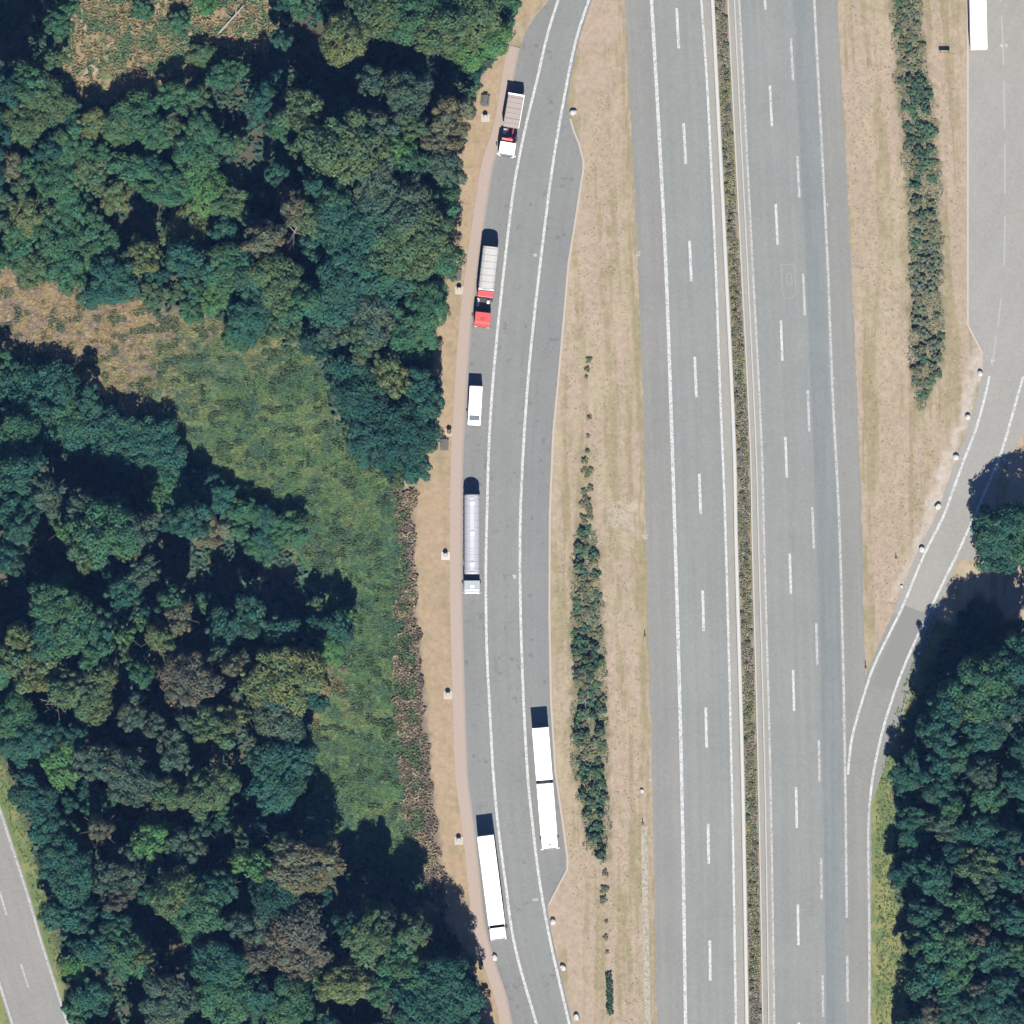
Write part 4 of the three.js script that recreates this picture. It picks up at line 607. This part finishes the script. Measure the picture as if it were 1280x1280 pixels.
deadTree(369, 292, 11, 5, 'bare dead tree with pale branches in the middle of the north wood'); deadTree(75, 878, 10, 6, 'bare grey dead tree rising from the dark south wood'); deadTree(412, 440, 3.4, 7, 'bare dead tree at the meadow edge of the north wood');
{
  const a = P(273, 42), b = P(304, 8); a.y = 0.25; b.y = 0.6;
  const t = thing('fallen_log', 'pale fallen tree trunk lying in the dry clearing', 'log', new THREE.Vector3()); mesh('trunk', limb(a, b, 0.19, 0.11, 8), deadBark, t); mesh('branch', limb(a.clone().lerp(b, 0.7), P(296, 5, 0.9), 0.09, 0.04, 6), deadBark, t); mesh('branch', limb(a.clone().lerp(b, 0.55), P(279, 14, 0.5), 0.08, 0.03, 6), deadBark, t);
}
// ---------------------------------------------------------------- shrubs of the planted strips
const shrubGeos = [1, 2, 3, 4].map(i => { const g = crownGeo(500 + i, 9, 900, 0.095); g.translate(0, 0.55, 0); return g; });
const SH = { g: ['green', leafMat([0.066, 0.120, 0.070])], t: ['dark green', leafMat([0.058, 0.100, 0.062])], o: ['olive', leafMat([0.130, 0.145, 0.080])], b: ['brown dried', leafMat([0.165, 0.138, 0.098])], s: ['grey green', leafMat([0.120, 0.140, 0.092])] };
const sr = rng(321);
function shrub(px, py, r, h, kind, where) { const [w, m] = SH[kind]; const o = mesh('shrub', shrubGeos[Math.floor(sr() * 4)], m, scene); o.position.copy(P(px, py, h * 0.5)); o.position.y = 0; o.rotation.y = sr() * 6.283; o.scale.set(r * M, h / 1.25, r * M); tag(o, `${h < 0.5 ? 'low' : h < 1 ? 'knee high' : 'tall'} ${r < 4.5 ? 'narrow' : r < 7 ? 'rounded' : 'spreading'} ${w} shrub ${where}`, 'shrub', `shrubs ${where}`); }
function plant(poly, n, fn, where, seed) {
  const r = rng(seed), b = poly.reduce((a, p) => [Math.min(a[0], p[0]), Math.max(a[1], p[0]), Math.min(a[2], p[1]), Math.max(a[3], p[1])], [1e9, -1e9, 1e9, -1e9]); let k = 0, tries = 0; const done = [];
  while (k < n && tries++ < 6000) { const x = b[0] + r() * (b[1] - b[0]), y = b[2] + r() * (b[3] - b[2]), s = fn(x, y, r); if (!s || !inside(poly, x, y) || !inside(poly, x - s[0] * 0.7, y) || !inside(poly, x + s[0] * 0.7, y)) continue; if (done.some(d => Math.hypot(d[0] - x, d[1] - y) < (d[2] + s[0]) * 0.60)) continue; done.push([x, y, s[0]]); shrub(x, y, s[0], s[1], s[2], where); k++; }
}
const greenE = y => (y > 85 && y < 200) || (y > 225 && y < 285) || (y > 325 && y < 470);
plant(hedgeEast, 110, (x, y, r) => { if (y < -30) return null; const q = r(); const gr = greenE(y) ? (y < 200 ? x > 1132 + (y - 85) * 0.05 : true) : false; return gr && q < 0.8 ? [6 + r() * 5, 0.7 + r() * 0.5, y > 325 ? 's' : 'gt'[Math.floor(r() * 2)]] : [4.5 + r() * 4, 0.4 + r() * 0.3, 'soog'[Math.floor(r() * 4)]]; }, 'in the planted strip beside the exit ramp bay', 11);
plant(hedgeWest, 90, (x, y, r) => { const gr = y < 712 || (y > 800 && y < 850) || (y > 880 && y < 920) || y > 955; return gr && r() < 0.8 ? [6 + r() * 5, 1.0 + r() * 0.9, 'gtg'[Math.floor(r() * 3)]] : [4.5 + r() * 4, 0.4 + r() * 0.35, 'soog'[Math.floor(r() * 4)]]; }, 'in the planted island between rest area and motorway', 12);
plant(strip2, 14, (x, y, r) => [3.5 + r() * 2, 0.35 + r() * 0.2, 'oob'[Math.floor(r() * 3)]], 'sparse at the head of the planted island', 13);
for (const [x, y, r, k, h] of [[736, 450, 4.5, 'o', 0.4], [734, 462, 4, 'o', 0.4], [733, 471, 3, 'b', 0.35], [737, 522, 3.5, 'b', 0.4], [735, 545, 3, 'b', 0.3], [731, 576, 5, 'o', 0.5], [757, 1092, 4.5, 'b', 0.5], [755, 1112, 6, 's', 0.5], [754, 1125, 6, 's', 0.55], [758, 1152, 3, 'b', 0.3], [757, 1172, 4, 'b', 0.35], [759, 1190, 3, 'b', 0.3]]) shrub(x, y, r, h, k, 'standing alone on the dry island beside the motorway');
for (let i = 0; i < 8; i++) shrub(761 + (i % 2) * 0.8 + i * 0.15, 1221 + i * 6.2, 5.2, 0.85, 't', 'in the clipped row on the dry island');
{ const r = rng(31); for (let y = -20; y < 1300; y += 6 + r() * 9) { const x = railL(y) + 5 + r() * (railM(y) - railL(y) - 10); shrub(x, y, 3.0 + r() * 2.4, 0.3 + r() * 0.3, 'oosbo'[Math.floor(r() * 5)], 'between the central guard rails'); } }
shrub(606, 1243, 8, 1.6, 'b', 'leaning over the footpath at the wood edge');
for (const [x, y, r, k, h] of [[700, 0, 0, 'o', 0], [582, 138, 9, 'o', 1.6], [570, 300, 8, 'b', 1.2], [555, 392, 8, 'o', 1.4], [548, 430, 7, 'b', 1.2], [543, 490, 7, 't', 1.5], [540, 560, 8, 'g', 1.4], [566, 345, 8, 'g', 1.5], [552, 372, 7, 'g', 1.4], [596, 108, 8, 'g', 1.5]]) if (r) shrub(x, y, r, h, k, 'along the wood edge by the footpath');

// ---------------------------------------------------------------- uncountable low growth
const tuftGeo = (() => { const pos = [], idx = [], r = rng(8); for (let i = 0; i < 7; i++) { const a = i * 0.9 + r(), w = 0.20 + r() * 0.12, l = 0.55 + r() * 0.5, h = 0.35 + r() * 0.6, c = Math.cos(a), s = Math.sin(a), o = pos.length / 3; pos.push(-s * w, 0, c * w, s * w, 0, -c * w, c * l * 0.5 + s * w, h, s * l * 0.5 - c * w, c * l * 0.5 - s * w, h, s * l * 0.5 + c * w, c * l, h * 0.8, s * l); idx.push(o, o + 1, o + 2, o, o + 2, o + 3, o + 3, o + 2, o + 4); } const g = new THREE.BufferGeometry(); g.setAttribute('position', new THREE.Float32BufferAttribute(pos, 3)); g.setIndex(idx); g.computeVertexNormals(); return g; })();
function cover(name, label, category, polys, n, seed, fn) {
  const m = new THREE.InstancedMesh(tuftGeo, new THREE.MeshPhysicalMaterial({ color: 0xffffff, roughness: 0.95, specularIntensity: 0.1, side: THREE.DoubleSide }), n), r = rng(seed), o = new THREE.Object3D(), c = new THREE.Color(); let k = 0, tries = 0;
  const b = polys.flat().reduce((a, p) => [Math.min(a[0], p[0]), Math.max(a[1], p[0]), Math.min(a[2], p[1]), Math.max(a[3], p[1])], [1e9, -1e9, 1e9, -1e9]);
  while (k < n && tries++ < n * 30) {
    const x = Math.max(-40, b[0]) + r() * (Math.min(1320, b[1]) - Math.max(-40, b[0])), y = Math.max(-40, b[2]) + r() * (Math.min(1320, b[3]) - Math.max(-40, b[2])); const ex = x + (vn(x / 12 + 5, y / 12) - 0.5) * 13, ey = y + (vn(x / 12, y / 12 + 60) - 0.5) * 13; if (!polys.some(p => inside(p, ex, ey))) continue;
    const q = fn(x, y, r); if (!q) continue; const p = P(x, y);
    o.position.set(p.x, 0, p.z); o.rotation.set((r() - 0.5) * 0.5, r() * 6.283, (r() - 0.5) * 0.5); o.scale.set(q[0], q[1], q[0]); o.updateMatrix(); m.setMatrixAt(k, o.matrix); const v = 0.7 + r() * 0.6; c.setRGB(q[2][0] * v, q[2][1] * v, q[2][2] * v); m.setColorAt(k, c); k++;
  }
  m.count = k; m.name = numbered(name); m.castShadow = m.receiveShadow = true; tag(m, label, category, null, 'stuff'); scene.add(m);
}
cover('meadow_grass', 'rough tall grass and herbs of the damp meadow', 'grass', [meadow], 36000, 51, (x, y, r) => {
  const d = meadowDry(x, y), n = fbm(x / 22 + 60, y / 22), yl = sm(0.46, 0.64, fbm(x / 30 + 9, y / 30 + 77)), sp = vn(x / 11 + 3, y / 7), sp2 = fbm(x / 15 + 70, y / 10);
  const c = [0.052, 0.092, 0.038]; mix3(c, [0.088, 0.116, 0.046], yl * 0.85); mix3(c, [0.168, 0.122, 0.062], d * 0.95); mix3(c, d > 0.5 ? [0.130, 0.100, 0.082] : [0.034, 0.066, 0.042], sm(0.46, 0.6, sp2) * 0.8); mix3(c, [0.055, 0.082, 0.040], sm(0.62, 0.8, sp) * 0.75); mix3(c, [0.20, 0.16, 0.088], sm(0.30, 0.12, sp) * d * 0.8);
  { const q = (n - 0.5) * 60; mix3(c, [0.150, 0.125, 0.066], 0.9 * sm(0.40, 0.6, n) * sm(448, 425, x + q) * sm(770, 810, y + q) * sm(945, 900, y + q)); } return [0.16 + r() * 0.30, (0.08 + n * 0.28 + sm(0.62, 0.8, sp) * 0.35) * (1 - d * 0.3), c];
});
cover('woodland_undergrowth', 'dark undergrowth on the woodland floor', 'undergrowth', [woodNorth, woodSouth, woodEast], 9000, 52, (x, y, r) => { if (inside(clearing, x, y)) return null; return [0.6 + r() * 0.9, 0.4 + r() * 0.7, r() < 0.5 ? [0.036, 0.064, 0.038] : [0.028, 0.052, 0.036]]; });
cover('dry_scrub', 'dry brown bramble scrub along the meadow edge', 'scrub', [scrub], 4600, 53, (x, y, r) => { const n = fbm(x / 14, y / 14 + 40); return [0.18 + r() * 0.44, 0.15 + r() * 0.6, n < 0.47 && x < 507 + (y - 640) * 0.06 ? [0.070, 0.092, 0.045] : n > 0.6 ? [0.17, 0.14, 0.088] : r() < 0.55 ? [0.155, 0.120, 0.085] : [0.105, 0.078, 0.058]]; });
cover('clearing_growth', 'dry grass and low green growth in the woodland clearing', 'grass', [clearing], 4200, 54, (x, y, r) => { const n = fbm(x / 17, y / 17); if (n > 0.6 && r() < 0.7) return null; return [0.25 + r() * 0.35, 0.2 + r() * 0.4, n < 0.47 ? [0.065, 0.098, 0.048] : r() < 0.5 ? [0.165, 0.125, 0.066] : [0.12, 0.112, 0.055]]; });
cover('strip_ground_cover', 'dry ground cover between the planted shrubs', 'ground cover', [hedgeEast, hedgeWest], 5200, 55, (x, y, r) => [0.14 + r() * 0.2, 0.12 + r() * 0.25, [[0.17, 0.15, 0.10], [0.12, 0.145, 0.075], [0.14, 0.14, 0.09]][Math.floor(r() * 3)]]);
cover('median_ground_cover', 'olive weeds between the central guard rails', 'ground cover', [median.filter((p, i) => true)], 7000, 56, (x, y, r) => { if (x < railL(y) + 4 || x > railM(y) - 3) return null; const n = fbm(x / 9, y / 30); return [0.12 + r() * 0.2, 0.15 + r() * 0.35, n > 0.5 ? [0.185, 0.185, 0.105] : [0.185, 0.165, 0.13]]; });
cover('dry_verge_grass', 'dry straw coloured tussocks on the mown verges', 'grass', [[...sample(y => lineE(y) + 44, 0, 1280, 40), ...sample(y => motL(y) - 14, 0, 1280, 40).reverse()], [...sample(y => nEdgeR(y) + 4, 0, 800, 40), [1112, 760], [1150, 650], [1185, 545], [1205, 470], [1203, 0]]], 7000, 58, (x, y, r) => { const n = fbm(x / 14, y / 26); if (n < 0.40 && r() < 0.8) return null; return [0.07 + r() * 0.16, 0.025 + r() * 0.05, n > 0.6 ? [0.165, 0.150, 0.078] : [0.195, 0.158, 0.105]]; });
cover('verge_grass', 'yellow green grass beside the wooded road edges', 'grass', [vergeE, vergeC], 3600, 57, (x, y, r) => { if (x > 600 ? x < rampR(y) + 9 : (x < ctryR(y) + 8 || y < 900)) return null; return [0.10 + r() * 0.18, 0.10 + r() * 0.2, r() < 0.6 ? [0.085, 0.118, 0.045] : [0.125, 0.138, 0.062]]; });

renderer.render(scene, camera);
